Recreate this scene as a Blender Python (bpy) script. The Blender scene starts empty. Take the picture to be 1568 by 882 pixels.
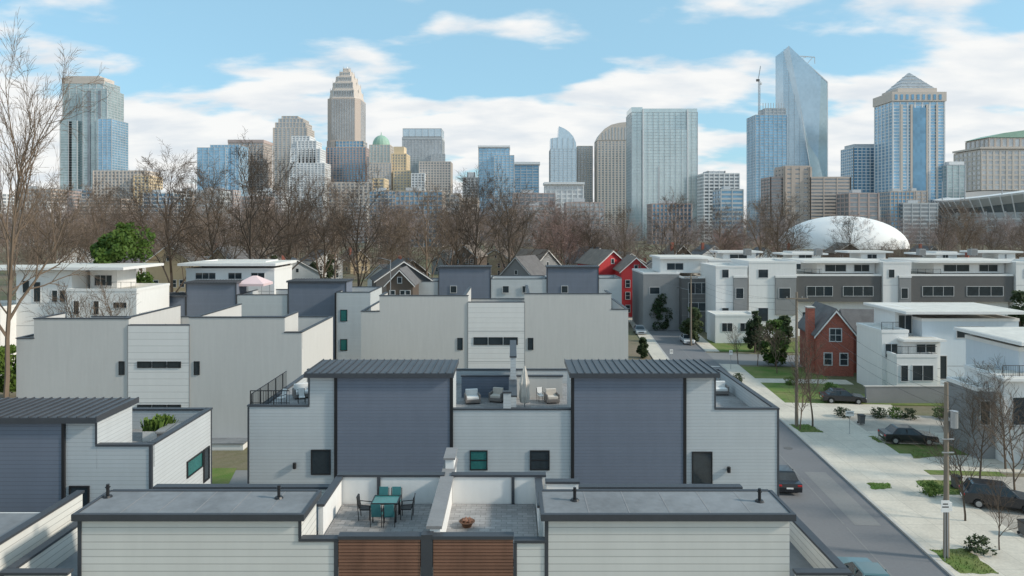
import bpy, math, random
from mathutils import Vector, Matrix
random.seed(7)
F=1060.0; CH=20.0; HZ=345.0
def X(px,d): return (px-784.0)*d/F
def Z(py,d): return CH-(py-HZ)*d/F
def gd(py): return F*CH/(py-HZ)
scene=bpy.context.scene
COL=scene.collection
# ---------------------------------------------------------------- materials
def math_(nt,op,a,b=None,c=None):
    n=nt.nodes.new('ShaderNodeMath'); n.operation=op
    for i,v in enumerate((a,b,c)):
        if v is None: continue
        if isinstance(v,(int,float)): n.inputs[i].default_value=v
        else: nt.links.new(v,n.inputs[i])
    return n.outputs[0]
def mixc(nt,fac,a,b,mode='MIX'):
    n=nt.nodes.new('ShaderNodeMix'); n.data_type='RGBA'; n.blend_type=mode
    def s(i,v):
        if isinstance(v,(int,float)): i.default_value=v
        elif isinstance(v,tuple): i.default_value=(*v[:3],1)
        else: nt.links.new(v,i)
    s(n.inputs[0],fac); s(n.inputs[6],a); s(n.inputs[7],b)
    return n.outputs[2]
def base(name,rough=0.7,metal=0.0):
    m=bpy.data.materials.new(name); m.use_nodes=True
    nt=m.node_tree; b=nt.nodes['Principled BSDF']
    b.inputs['Roughness'].default_value=rough; b.inputs['Metallic'].default_value=metal
    g=nt.nodes.new('ShaderNodeNewGeometry')
    return m,nt,b,g.outputs['Position']
def noise(nt,vec,scale,detail=4,rough=0.6):
    n=nt.nodes.new('ShaderNodeTexNoise'); n.inputs['Scale'].default_value=scale
    n.inputs['Detail'].default_value=detail; n.inputs['Roughness'].default_value=rough
    nt.links.new(vec,n.inputs['Vector']); return n.outputs['Fac']
def ramp(nt,fac,a,b,lo=0.0,hi=1.0):
    n=nt.nodes.new('ShaderNodeMapRange'); n.inputs[1].default_value=lo; n.inputs[2].default_value=hi
    n.inputs[3].default_value=a; n.inputs[4].default_value=b; nt.links.new(fac,n.inputs[0]); return n.outputs[0]
def bump(nt,b,h,strength=0.3,dist=0.02):
    n=nt.nodes.new('ShaderNodeBump'); n.inputs['Strength'].default_value=strength; n.inputs['Distance'].default_value=dist
    nt.links.new(h,n.inputs['Height']); nt.links.new(n.outputs[0],b.inputs['Normal'])
def sc(c,k): return tuple(min(1,v*k) for v in c)
def plain(name,c,rough=0.7,metal=0.0,var=0.12,scale=0.6,streak=False,bmp=0.0,fine=12):
    m,nt,b,P=base(name,rough,metal)
    n1=noise(nt,P,scale); n2=noise(nt,P,scale*fine,3)
    f=math_(nt,'ADD',math_(nt,'MULTIPLY',n1,0.6),math_(nt,'MULTIPLY',n2,0.4))
    if streak:
        mp=nt.nodes.new('ShaderNodeMapping'); mp.inputs['Scale'].default_value=(3,3,0.25); nt.links.new(P,mp.inputs[0])
        n3=noise(nt,mp.outputs[0],1.2,4); f=math_(nt,'ADD',math_(nt,'MULTIPLY',f,0.5),math_(nt,'MULTIPLY',n3,0.5))
    f=ramp(nt,f,0,1,0.3,0.7)
    nt.links.new(mixc(nt,f,sc(c,1-var),sc(c,1+var)),b.inputs['Base Color'])
    if bmp: bump(nt,b,n2,bmp,0.02)
    return m
def siding(name,c,sp=0.18,var=0.06,line=0.72):
    m,nt,b,P=base(name,0.65)
    s=nt.nodes.new('ShaderNodeSeparateXYZ'); nt.links.new(P,s.inputs[0])
    fr=math_(nt,'FRACT',math_(nt,'DIVIDE',s.outputs[2],sp))
    row=math_(nt,'FLOOR',math_(nt,'DIVIDE',s.outputs[2],sp))
    gap=math_(nt,'LESS_THAN',fr,0.12)
    mp=nt.nodes.new('ShaderNodeMapping'); mp.inputs['Scale'].default_value=(1.5,1.5,0.3); nt.links.new(P,mp.inputs[0])
    f=ramp(nt,noise(nt,mp.outputs[0],1.0,5),0,1,0.3,0.7)
    w=nt.nodes.new('ShaderNodeTexWhiteNoise'); w.noise_dimensions='1D'; nt.links.new(row,w.inputs['W'])
    f=math_(nt,'ADD',math_(nt,'MULTIPLY',f,0.65),math_(nt,'MULTIPLY',w.outputs[0],0.35))
    col=mixc(nt,f,sc(c,1-var),sc(c,1+var)); col=mixc(nt,gap,col,sc(c,line))
    nt.links.new(col,b.inputs['Base Color']); bump(nt,b,fr,0.5,0.02)
    return m
def glassgrid(name,c,cx=3.0,cz=3.9,rough=0.16,metal=0.45,var=0.25):
    m,nt,b,P=base(name,rough,metal)
    mp=nt.nodes.new('ShaderNodeMapping'); mp.inputs['Scale'].default_value=(1/cx,1/cx,1/cz); mp.inputs['Location'].default_value=(.31,.37,.013); nt.links.new(P,mp.inputs[0])
    fl=nt.nodes.new('ShaderNodeVectorMath'); fl.operation='FLOOR'; nt.links.new(mp.outputs[0],fl.inputs[0])
    w=nt.nodes.new('ShaderNodeTexWhiteNoise'); nt.links.new(fl.outputs[0],w.inputs['Vector'])
    big=ramp(nt,noise(nt,P,0.02,3),0,1,0.35,0.65)
    f=math_(nt,'ADD',math_(nt,'MULTIPLY',w.outputs[0],0.45),math_(nt,'MULTIPLY',big,0.55))
    nt.links.new(mixc(nt,f,sc(c,1-var),sc(c,1+var)),b.inputs['Base Color'])
    return m
def random_mat(name,c1,c2,rough=0.9,scale=0.15):
    m,nt,b,P=base(name,rough)
    oi=nt.nodes.new('ShaderNodeObjectInfo')
    n=ramp(nt,noise(nt,P,scale,3),0,1,0.3,0.7)
    f=math_(nt,'ADD',math_(nt,'MULTIPLY',oi.outputs['Random'],0.6),math_(nt,'MULTIPLY',n,0.4))
    nt.links.new(mixc(nt,f,c1,c2),b.inputs['Base Color'])
    b.inputs['Specular IOR Level'].default_value=0.15
    return m
def brickmat(name,c):
    m,nt,b,P=base(name,0.85)
    s=nt.nodes.new('ShaderNodeSeparateXYZ'); nt.links.new(P,s.inputs[0])
    cb=nt.nodes.new('ShaderNodeCombineXYZ'); nt.links.new(math_(nt,'ADD',s.outputs[0],s.outputs[1]),cb.inputs[0]); nt.links.new(s.outputs[2],cb.inputs[1])
    br=nt.nodes.new('ShaderNodeTexBrick'); br.inputs['Scale'].default_value=3.5
    br.inputs['Color1'].default_value=(*sc(c,0.8),1); br.inputs['Color2'].default_value=(*sc(c,1.2),1); br.inputs['Mortar'].default_value=(.3,.25,.22,1); br.inputs['Mortar Size'].default_value=.012
    nt.links.new(cb.outputs[0],br.inputs['Vector']); nt.links.new(br.outputs[0],b.inputs['Base Color']); return m
def pavermat(name,c,sx=0.6,line=0.6,var=0.12,lo=.75,hi=1.15):
    m,nt,b,P=base(name,0.85)
    br=nt.nodes.new('ShaderNodeTexBrick'); br.inputs['Scale'].default_value=1.0
    br.inputs['Brick Width'].default_value=sx; br.inputs['Row Height'].default_value=sx*0.5 if sx<1 else sx; br.inputs['Mortar Size'].default_value=0.012 if sx<1 else 0.02
    br.inputs['Color1'].default_value=(*sc(c,1-var),1); br.inputs['Color2'].default_value=(*sc(c,1+var),1); br.inputs['Mortar'].default_value=(*sc(c,line),1)
    if sx>=1: br.offset=0
    nt.links.new(P,br.inputs['Vector'])
    n=ramp(nt,noise(nt,P,0.35,7),lo,hi,0.3,0.7)
    n2=ramp(nt,noise(nt,P,6,4),0.9,1.08,0.3,0.7)
    v=nt.nodes.new('ShaderNodeCombineXYZ'); mm=math_(nt,'MULTIPLY',n,n2)
    for i in range(3): nt.links.new(mm,v.inputs[i])
    nt.links.new(mixc(nt,1.0,br.outputs[0],v.outputs[0],'MULTIPLY'),b.inputs['Base Color']); return m
MT={}
MT['light']=siding('grey_lap_siding',(.52,.545,.555),0.19)
MT['cream']=siding('cream_lap_siding',(.68,.67,.63),0.24,line=.62)
MT['blue']=siding('slate_blue_siding',(.165,.19,.24),0.19,0.08,0.68)
MT['stucco']=plain('grey_stucco',(.54,.53,.51),.9,var=.06,scale=.25,streak=True,bmp=.2)
MT['wpanel']=siding('white_panel_siding',(.72,.71,.69),.6,.04,.8)
MT['white']=plain('white_paint',(.76,.75,.73),.7,var=.06,scale=.3,streak=True)
MT['bluewhite']=plain('pale_blue_paint',(.62,.68,.73),.7,var=.05,streak=True)
MT['trim']=plain('dark_trim_metal',(.06,.066,.076),.5,.2,var=.15)
MT['roofm']=plain('standing_seam_metal',(.085,.09,.10),.45,.4,var=.2,scale=.4)
MT['memb']=plain('roof_membrane',(.20,.21,.22),.85,var=.28,scale=.45,fine=6)
MT['dgrey']=plain('charcoal_panel',(.115,.112,.11),.7,var=.12)
MT['mgrey']=plain('mid_grey_panel',(.26,.26,.26),.75,var=.1)
MT['copg']=plain('grey_wall_coping',(.24,.235,.235),.7,var=.15,scale=.8)
MT['lightroof']=plain('pale_roofing',(.62,.60,.55),.8,var=.15,fine=5)
MT['paver']=pavermat('terrace_pavers',(.31,.30,.295),.4,.65,.15)
MT['concrete']=pavermat('concrete_slabs',(.60,.545,.46),2.0,.74,.04,.86,1.08)
MT['asphalt']=plain('asphalt',(.165,.165,.172),.9,var=.13,scale=.12,fine=40,bmp=.2)
MT['asphalt2']=plain('old_asphalt',(.21,.208,.205),.9,var=.14,scale=.12,fine=40)
MT['paintw']=plain('road_paint',(.65,.65,.62),.8,var=.15,scale=3)
MT['kerb']=plain('kerb_stone',(.46,.44,.41),.9,var=.15)
MT['gravel']=plain('gravel_yard',(.40,.36,.31),.95,var=.3,scale=.5,fine=20)
MT['wood']=siding('cedar_slat',(.25,.125,.08),.11,.35,.5)
MT['win']=plain('dark_window_glass',(.03,.04,.047),.06,.0,var=.4,scale=.8)
MT['tealwin']=plain('teal_window_glass',(.035,.17,.16),.08,.2,var=.3,scale=.8)
MT['frame']=plain('window_frame_white',(.6,.6,.6),.5,var=.03)
MT['black']=plain('black_metal',(.02,.02,.022),.4,.2,var=.1)
MT['teal']=plain('teal_chair_fabric',(.04,.17,.18),.8,var=.15)
MT['steel']=plain('galvanised_steel',(.4,.41,.42),.4,.6,var=.1)
MT['brick']=brickmat('red_brick',(.36,.095,.06))
MT['redpaint']=siding('red_clapboard',(.55,.04,.045),.2,.08,.7)
MT['shingle']=plain('shingle_roof',(.14,.135,.135),.9,var=.3,scale=1.0,bmp=.3)
MT['shingleb']=plain('brown_shingle_roof',(.22,.18,.15),.9,var=.3,scale=1.0,bmp=.3)
MT['tan']=siding('tan_clapboard',(.50,.40,.26),.2)
MT['brownw']=siding('brown_clapboard',(.12,.09,.07),.2)
MT['woodpole']=plain('weathered_wood_pole',(.22,.18,.14),.9,var=.25,scale=2,streak=True)
MT['cloth']=plain('beige_cover_cloth',(.60,.55,.49),.9,var=.12,scale=4)
MT['pink']=plain('pale_pink_canopy',(.72,.55,.55),.9,var=.06)
MT['soil']=plain('planter_soil',(.06,.04,.03),1)
MT['rust']=plain('rusty_bowl',(.14,.07,.04),.8,.2,var=.3,scale=5)
MT['tubs']=plain('brown_cover',(.20,.18,.17),.7,var=.15,scale=2)
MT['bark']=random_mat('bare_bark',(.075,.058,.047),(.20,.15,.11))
MT['barkfar']=random_mat('bare_bark_far',(.12,.09,.072),(.27,.205,.16))  # lighter than the near bark, a first step of painted haze
MT['barkhaze']=random_mat('bare_bark_hazed',(.24,.195,.185),(.36,.29,.27))  # bark paled further, haze over the farthest trees put into the colour
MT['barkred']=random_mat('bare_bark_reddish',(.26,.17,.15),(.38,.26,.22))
MT['leaf']=random_mat('evergreen_leaf',(.03,.07,.014),(.14,.20,.035),.6,.7)
MT['leafd']=random_mat('dark_evergreen_leaf',(.016,.036,.018),(.065,.085,.036),.7,.7)
MT['leafl']=random_mat('hedge_leaf',(.04,.09,.02),(.13,.19,.04),.7,1.5)
def grassmat():
    m,nt,b,P=base('lawn_grass',1.0)
    f=ramp(nt,noise(nt,P,.35,6,.65),0,1,.35,.65); f2=ramp(nt,noise(nt,P,9,5,.7),0,1,.3,.7)
    a=mixc(nt,f,(.075,.16,.02),(.22,.21,.08)); a=mixc(nt,math_(nt,'MULTIPLY',f2,.45),a,(.12,.19,.03))
    nt.links.new(a,b.inputs['Base Color']); bump(nt,b,f2,.6,.05); return m
MT['grass']=grassmat()
def groundmat():
    m,nt,b,P=base('ground_soil_and_grass',1.0)
    f=ramp(nt,noise(nt,P,.035,7,.65),0,1,.4,.6); f2=ramp(nt,noise(nt,P,1.3,6,.7),0,1,.3,.7)
    a=mixc(nt,f,(.19,.145,.10),(.10,.12,.04)); a=mixc(nt,math_(nt,'MULTIPLY',f2,.5),a,(.25,.21,.155))
    nt.links.new(a,b.inputs['Base Color']); bump(nt,b,f2,.5,.08); return m
MT['ground']=groundmat()
# towers: glass and stone colours lightened to stand in for distance haze
MT['g_teal']=glassgrid('tower_glass_teal',(.40,.50,.51))
MT['g_blue']=glassgrid('tower_glass_blue',(.28,.48,.64))
MT['g_deep']=glassgrid('tower_glass_deepblue',(.17,.33,.47))
MT['g_pale']=glassgrid('tower_glass_pale',(.55,.64,.65),var=.10)
MT['g_grey']=glassgrid('tower_glass_grey',(.40,.43,.45))
MT['g_dark']=glassgrid('tower_glass_dark',(.24,.27,.295))
MT['g_silver']=glassgrid('tower_glass_silver',(.52,.64,.72),var=.10)
MT['s_beige']=plain('tower_stone_beige',(.60,.53,.47),.8,var=.06,scale=.03)
MT['s_tan']=plain('tower_stone_tan',(.52,.44,.385),.8,var=.06,scale=.03)
MT['s_gold']=plain('tower_stone_gold',(.70,.56,.38),.8,var=.06,scale=.03)
MT['s_pink']=plain('tower_stone_pink',(.47,.375,.345),.8,var=.06,scale=.03)
MT['s_white']=plain('tower_white',(.75,.75,.75),.7,var=.05,scale=.03)
MT['s_grey']=plain('tower_grey',(.50,.52,.535),.7,var=.06,scale=.03)
MT['copper']=plain('green_copper_roof',(.30,.46,.36),.6,var=.12,scale=.1)
MT['domew']=plain('white_fabric_dome',(.80,.79,.77),.7,var=.03,scale=.1)
def carpaint(name,c):
    m=plain(name,c,.3,.3,var=.03); m.node_tree.nodes['Principled BSDF'].inputs['Coat Weight'].default_value=.7; return m
MT['car_black']=carpaint('car_paint_black',(.02,.022,.028)); MT['car_silver']=carpaint('car_paint_silver',(.42,.45,.47))
MT['car_blue']=carpaint('car_paint_teal',(.10,.18,.19)); MT['car_white']=carpaint('car_paint_white',(.7,.7,.7))
MT['tyre']=plain('tyre_rubber',(.02,.02,.02),.9); MT['lampg']=plain('headlamp',(.75,.75,.72),.15); MT['redl']=plain('tail_lamp',(.45,.02,.02),.2)
# ---------------------------------------------------------------- builder
class Obj:
    def __init__(s,name,loc=(0,0,0),rot=0.0):
        s.name=name; s.loc=Vector(loc); s.rot=rot; s.p={}
    def add(s,part,mat,vs,fs):
        V,Fc=s.p.setdefault((part,mat),([],[])); n=len(V)
        V.extend([tuple(v) for v in vs]); Fc.extend([tuple(i+n for i in f) for f in fs])
    def box(s,part,mat,x0,x1,y0,y1,z0,z1):
        if x0>x1:x0,x1=x1,x0
        if y0>y1:y0,y1=y1,y0
        if z0>z1:z0,z1=z1,z0
        v=[(x0,y0,z0),(x1,y0,z0),(x1,y1,z0),(x0,y1,z0),(x0,y0,z1),(x1,y0,z1),(x1,y1,z1),(x0,y1,z1)]
        s.add(part,mat,v,[(3,2,1,0),(4,5,6,7),(0,1,5,4),(1,2,6,5),(2,3,7,6),(3,0,4,7)])
    def prism(s,part,mat,pts,y0,y1):
        n=len(pts); v=[(x,y0,z) for x,z in pts]+[(x,y1,z) for x,z in pts]
        f=[tuple(range(n)),tuple(range(2*n-1,n-1,-1))]+[(i,i+n,(i+1)%n+n,(i+1)%n) for i in range(n)]
        s.add(part,mat,v,f)
    def prismz(s,part,mat,pts,z0,z1,k=1.0,c=None):
        n=len(pts)
        if c is None: c=(sum(p[0] for p in pts)/n,sum(p[1] for p in pts)/n)
        v=[(x,y,z0) for x,y in pts]+[(c[0]+(x-c[0])*k,c[1]+(y-c[1])*k,z1) for x,y in pts]
        f=[tuple(range(n-1,-1,-1)),tuple(range(n,2*n))]+[(i,(i+1)%n,(i+1)%n+n,i+n) for i in range(n)]
        s.add(part,mat,v,f)
    def cyl(s,part,mat,p0,p1,r0,r1=None,n=8):
        if r1 is None:r1=r0
        p0=Vector(p0);p1=Vector(p1);d=(p1-p0).normalized()
        a=d.orthogonal().normalized(); b=d.cross(a)
        v=[p0+(a*math.cos(t)+b*math.sin(t))*r0 for t in [2*math.pi*i/n for i in range(n)]]
        v+=[p1+(a*math.cos(t)+b*math.sin(t))*r1 for t in [2*math.pi*i/n for i in range(n)]]
        s.add(part,mat,v,[tuple(range(n-1,-1,-1)),tuple(range(n,2*n))]+[(i,(i+1)%n,(i+1)%n+n,i+n) for i in range(n)])
    def sphere(s,part,mat,c,rx,ry,rz,nu=20,nv=10,half=False):
        vs=[];fs=[]
        lo=0 if half else -math.pi/2
        for j in range(nv+1):
            ph=lo+(math.pi/2-lo)*j/nv
            for i in range(nu):
                t=2*math.pi*i/nu; vs.append((c[0]+rx*math.cos(ph)*math.cos(t),c[1]+ry*math.cos(ph)*math.sin(t),c[2]+rz*math.sin(ph)))
        for j in range(nv):
            for i in range(nu): fs.append((j*nu+i,j*nu+(i+1)%nu,(j+1)*nu+(i+1)%nu,(j+1)*nu+i))
        s.add(part,mat,vs,fs)
    def done(s,bevel=0,smooth=False,scale=None):
        e=bpy.data.objects.new(s.name,None); e.empty_display_size=.5; COL.objects.link(e); e.location=s.loc; e.rotation_euler=(0,0,s.rot)
        if scale: e.scale=(scale,)*3
        for (part,mat),(V,Fc) in s.p.items():
            me=bpy.data.meshes.new(part); me.from_pydata([(v[0]-s.loc.x,v[1]-s.loc.y,v[2]-s.loc.z) for v in V],[],Fc)
            me.materials.append(MT[mat]); me.update()
            if smooth: me.polygons.foreach_set('use_smooth',[True]*len(me.polygons))
            o=bpy.data.objects.new(part,me); COL.objects.link(o); o.parent=e
            if bevel:
                b=o.modifiers.new('bevel','BEVEL'); b.width=bevel; b.segments=2
        return e
def sheet(name,mat,pts,z):
    me=bpy.data.meshes.new(name); me.from_pydata([(x,y,z) for x,y in pts],[],[tuple(range(len(pts)))]); me.materials.append(MT[mat])
    if me.polygons[0].normal.z<0: me.flip_normals()
    o=bpy.data.objects.new(name,me); COL.objects.link(o); return o
def window(o,x0,x1,z0,z1,y,glass='win',frame='trim',w=.07,cols=1,rows=1):
    o.box('glass',glass,x0,x1,y-.03,y+.02,z0,z1)
    o.box('window_frame',frame,x0-w,x0,y-.07,y+.03,z0-w,z1+w); o.box('window_frame',frame,x1,x1+w,y-.07,y+.03,z0-w,z1+w)
    o.box('window_frame',frame,x0,x1,y-.068,y+.03,z1,z1+w); o.box('window_frame',frame,x0,x1,y-.075,y+.03,z0-w,z0)
    for i in range(1,cols): 
        x=x0+(x1-x0)*i/cols; o.box('window_frame',frame,x-.03,x+.03,y-.06,y,z0,z1)
    for i in range(1,rows):
        z=z0+(z1-z0)*i/rows; o.box('window_frame',frame,x0,x1,y-.05,y,z-.03,z+.03)
def sidewindow(o,x,y0,y1,z0,z1,glass='win',frame='trim',s=1):
    w=.07
    o.box('glass',glass,x-.02*s,x+.03*s,y0,y1,z0,z1)
    for a,b,c,d in ((y0-w,y0,z0-w,z1+w),(y1,y1+w,z0-w,z1+w)): o.box('window_frame',frame,x-.02*s,x+.07*s,a,b,c,d)
    o.box('window_frame',frame,x-.02*s,x+.068*s,y0,y1,z1,z1+w); o.box('window_frame',frame,x-.02*s,x+.068*s,y0,y1,z0-w,z0)
def par(o,mat,x0,x1,y0,y1,z0,z1,cop='trim',e=.05,t=.09):
    o.box('parapet',mat,x0,x1,y0,y1,z0,z1-t); o.box('coping',cop,min(x0,x1)-e,max(x0,x1)+e,y0-e,y1+e,z1-t,z1)
def seamroof(o,x0,x1,y0,y1,z,rise=.0,t=.22):
    n=int((x1-x0)/.42)
    o.box('metal_roof','roofm',x0,x1,y0,y1,z-t,z)
    for i in range(n+1):
        x=x0+(x1-x0-.05)*i/n
        o.box('roof_seam','roofm',x,x+.05,y0-.01,y1-.01,z+.001,z+.06)
    o.box('eave_trim','trim',x0-.02,x1+.02,y0-.05,y0-.012,z-t-.03,z-.03)
def railing(o,pts,z0,h=1.0):
    for (a,b) in zip(pts[:-1],pts[1:]):
        L=math.hypot(b[0]-a[0],b[1]-a[1]); n=max(2,int(L/.15))
        o.cyl('rail','black',(a[0],a[1],z0+h),(b[0],b[1],z0+h),.03,n=5); o.cyl('rail','black',(a[0],a[1],z0+.1),(b[0],b[1],z0+.1),.02,n=5)
        for i in range(n+1):
            x=a[0]+(b[0]-a[0])*i/n; y=a[1]+(b[1]-a[1])*i/n; r=.035 if i%9==0 else .011
            o.cyl('baluster','black',(x,y,z0),(x,y,z0+h),r,n=4)
def vent(x,y,z,h=.45):
    o=Obj('roof_vent_pipe',(x,y,z)); o.cyl('flashing','black',(x,y,z),(x,y,z+.06),.16,.12,10); o.cyl('pipe','black',(x,y,z+.06),(x,y,z+h),.055,n=8); o.cyl('cap','black',(x,y,z+h*.75),(x,y,z+h*.8),.09,n=8); o.done()
def ac(x,y,z,s=.9):
    o=Obj('rooftop_ac_unit',(x,y,z)); h=s/2
    for sx in(-1,1):
        for sy in(-1,1): o.box('foot','black',x+sx*h*.8-.05,x+sx*h*.8+.05,y+sy*h*.8-.05,y+sy*h*.8+.05,z,z+.1)
    o.box('casing','mgrey',x-h,x+h,y-h,y+h,z+.1,z+.1+s); o.cyl('fan_ring','dgrey',(x,y,z+.1+s),(x,y,z+.16+s),h*.8,n=14); o.cyl('fan_hub','steel',(x,y,z+.16+s),(x,y,z+.2+s),h*.2,n=8)
    for k in range(5): o.box('louvre','dgrey',x-h*.85,x+h*.85,y-h-.02,y-h-.002,z+.22+k*s*.16,z+.26+k*s*.16)
    o.done()
# ---------------------------------------------------------------- foreground townhouse block
o=Obj('townhouse_block',(-2.6,25,0))
Y0=22.7; FL=8.95
o.box('walls','cream',-14.2,9.1,Y0,27.75,0,FL-.15)
o.box('terrace_floor','paver',-6.7,.9,Y0+.2,27.45,FL-.15,FL)
o.box('flat_roof','memb',-14.1,-6.97,24.75,27.45,FL-.15,FL+.12); o.box('flat_roof','memb',1.17,9.0,24.75,27.45,FL-.15,FL+.12)
for a,b in ((-14.2,-6.94),(1.1,9.1)):
    o.box('penthouse_wall','cream',a,b,Y0,24.55,FL-.149,10.34)
    o.box('roof_edge','trim',a-.12,b+.12,Y0-.12,24.7,10.34,10.5)
    o.box('roof_edge_lip','trim',a-.16,b+.16,Y0-.16,Y0-.02,10.36,10.58)
    o.box('roof_edge_lip','trim',a-.16,a-.04,Y0-.02,24.66,10.36,10.575); o.box('roof_edge_lip','trim',b+.04,b+.16,Y0-.02,24.66,10.36,10.575)
    o.box('roof_edge_lip','trim',a-.04,b+.04,24.6,24.74,10.36,10.572)
    o.box('flat_roof','memb',a-.04,b+.04,Y0-.02,24.6,10.5,10.54)
    for i in range(1,6):
        x=a+(b-a)*i/6+.1; o.box('membrane_seam','copg',x-.02,x+.02,Y0,24.59,10.54,10.546)
    o.box('corner_trim','trim',a-.03,a+.09,Y0-.03,Y0-.002,0,10.34); 
o.box('corner_trim','trim',-7.0,-6.9,Y0-.03,Y0-.002,9.75,10.34)
par(o,'cream',-6.94,-5.72,Y0,Y0+.2,FL-.149,9.74); par(o,'cream',.12,1.1,Y0,Y0+.2,FL-.149,9.68)
o.box('corner_trim','trim',-5.83,-5.70,Y0-.04,Y0-.002,0,9.64); o.box('corner_trim','trim',.05,.16,Y0-.04,Y0-.002,0,9.58)
for a,b in ((-5.68,-3.0),(-2.58,.04)):
    z=6.0
    while z<9.66:
        o.box('wood_slat','wood',a,b,Y0-.035-random.uniform(0,.006),Y0-.005,z,z+.085); z+=.11
    o.box('slat_backing','black',a,b,Y0-.004,Y0-.001,5.5,9.72)
    o.box('slat_backing','black',a,b,Y0+.001,Y0+.19,FL-.149,9.72)
    o.box('coping','trim',a-.02,b+.02,Y0-.07,Y0+.26,9.72,9.83)
    for k in (1,2): o.box('slat_batten','trim',a+(b-a)*k/3-.015,a+(b-a)*k/3+.015,Y0-.0045,Y0-.004,6,9.7)
o.box('centre_post','trim',-2.98,-2.60,Y0-.06,Y0+.24,0,9.87)
o.box('divider','white',-2.72,-2.38,Y0+.24,29.6,FL-2,9.95)
o.box('coping','copg',-2.84,-2.32,Y0+.2,29.65,9.95,10.05)
o.box('divider','white',-2.72,-2.38,28.3,29.55,10.05,10.42); o.box('coping','copg',-2.80,-2.32,28.25,29.6,10.42,10.5)
par(o,'white',-6.9,-2.73,27.5,27.75,FL-.149,10.1); par(o,'white',-2.37,1.3,27.5,27.75,FL-.149,10.1)
o.box('post','trim',-5.35,-5.22,27.42,27.495,FL,10.01); o.box('post','trim',-.02,.1,27.42,27.495,FL,10.01)
par(o,'white',1.3+.06,2.6,27.1,27.35,FL+.12,9.98)
par(o,'cream',-14.2,-7.0,27.5,27.75,FL-.149,9.62); par(o,'cream',2.6+.06,9.1,27.5,27.75,FL-.149,9.62)
par(o,'white',-6.93,-6.75,24.75,27.4,FL-.149,10.05); par(o,'white',.95,1.13,24.75,27.4,FL-.149,10.0)
for a,b,s in ((-16.3,-14.205,-1),(9.105,10.8,1)):
    o.box('side_walls','cream',a,b,Y0-.6,27.7,0,7.9); o.box('side_terrace_floor','memb',a+.22,b-.05,Y0-.38,27.65,7.9,7.96)
    par(o,'cream',a,b-.002,Y0-.6,Y0-.4,7.901,8.93); xo=a if s<0 else b-.2
    par(o,'cream',xo,xo+.2,Y0-.28,27.7,7.901,8.93)
    o.box('corner_trim','trim',(a-.02 if s<0 else b-.08),(a+.08 if s<0 else b+.02),Y0-.63,Y0-.602,0,8.84)
o.done()
for px,y,z in ((165,24.1,10.54),(427,24.0,10.54),(880,23.8,10.54),(1163,23.7,10.54)): vent(X(px,y),y,z)
o=Obj('townhouse_block',(-19,24,0)); o.box('walls','cream',-24,-17.0,22.2,27.5,0,8.6); par(o,'cream',-24,-17.0,22.2,22.4,8.6,9.5); par(o,'cream',-17.2,-17.0,22.46,27.4,8.6,9.5); o.box('terrace_floor','memb',-23.9,-17.25,22.45,27.3,8.6,8.65); o.done()
def chair(cx,cy,z,ang,mat='teal'):
    o=Obj('patio_chair',(cx,cy,z),ang)
    for sx in(-.22,.22):
        o.cyl('leg','black',(cx+sx,cy-.22,z),(cx+sx,cy-.22,z+.6),.018,n=6); o.cyl('leg','black',(cx+sx,cy+.22,z),(cx+sx,cy+.30,z+.92),.018,n=6)
        o.cyl('armrest','black',(cx+sx,cy-.22,z+.6),(cx+sx,cy+.26,z+.64),.02,n=6)
    o.box('seat',mat,cx-.2,cx+.2,cy-.22,cy+.2,z+.4,z+.45)
    o.add('backrest',mat,[(cx-.19,cy+.2,z+.45),(cx+.19,cy+.2,z+.45),(cx+.19,cy+.31,z+.95),(cx-.19,cy+.31,z+.95),(cx-.19,cy+.23,z+.45),(cx+.19,cy+.23,z+.45),(cx+.19,cy+.34,z+.95),(cx-.19,cy+.34,z+.95)],[(0,1,2,3),(7,6,5,4),(0,4,5,1),(1,5,6,2),(2,6,7,3),(3,7,4,0)])
    o.done(.008,scale=.92)
tx,ty=-4.75,26.1
o=Obj('patio_table',(tx,ty,FL)); o.box('table_top','tealwin',tx-.46,tx+.46,ty-.36,ty+.36,FL+.69,FL+.715)
for s in(-1,1):
    o.box('table_rim','black',tx-.5,tx+.5,ty+s*.38-.02,ty+s*.38+.02,FL+.67,FL+.725); o.box('table_rim','black',tx+s*.48-.02,tx+s*.48+.02,ty-.36,ty+.36,FL+.67,FL+.724)
    for sy in(-.33,.33): o.cyl('leg','black',(tx+s*.43,ty+sy,FL),(tx+s*.43,ty+sy,FL+.68),.025,n=6)
o.done()
for cx,cy,a,m in ((tx-.24,ty+.56,0,'teal'),(tx+.26,ty+.56,0,'teal'),(tx-.22,ty-.58,math.pi,'teal'),(tx+.24,ty-.6,math.pi+.1,'teal'),(tx-.78,ty,math.pi/2,'black'),(tx+.78,ty+.05,-math.pi/2,'black')): chair(cx,cy,FL,a,m)
o=Obj('fire_pit',(-1.65,25.4,FL)); fx,fy=-1.65,25.4; o.cyl('base','rust',(fx,fy,FL),(fx,fy,FL+.1),.16,.2,16); o.cyl('bowl','rust',(fx,fy,FL+.1),(fx,fy,FL+.2),.18,.3,16)
for i in range(7):
    a=i*.9; o.cyl('log','wood',(fx+.2*math.cos(a),fy+.2*math.sin(a),FL+.22),(fx-.18*math.cos(a+.5),fy-.18*math.sin(a+.5),FL+.26),.035,n=6)
o.done()
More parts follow.
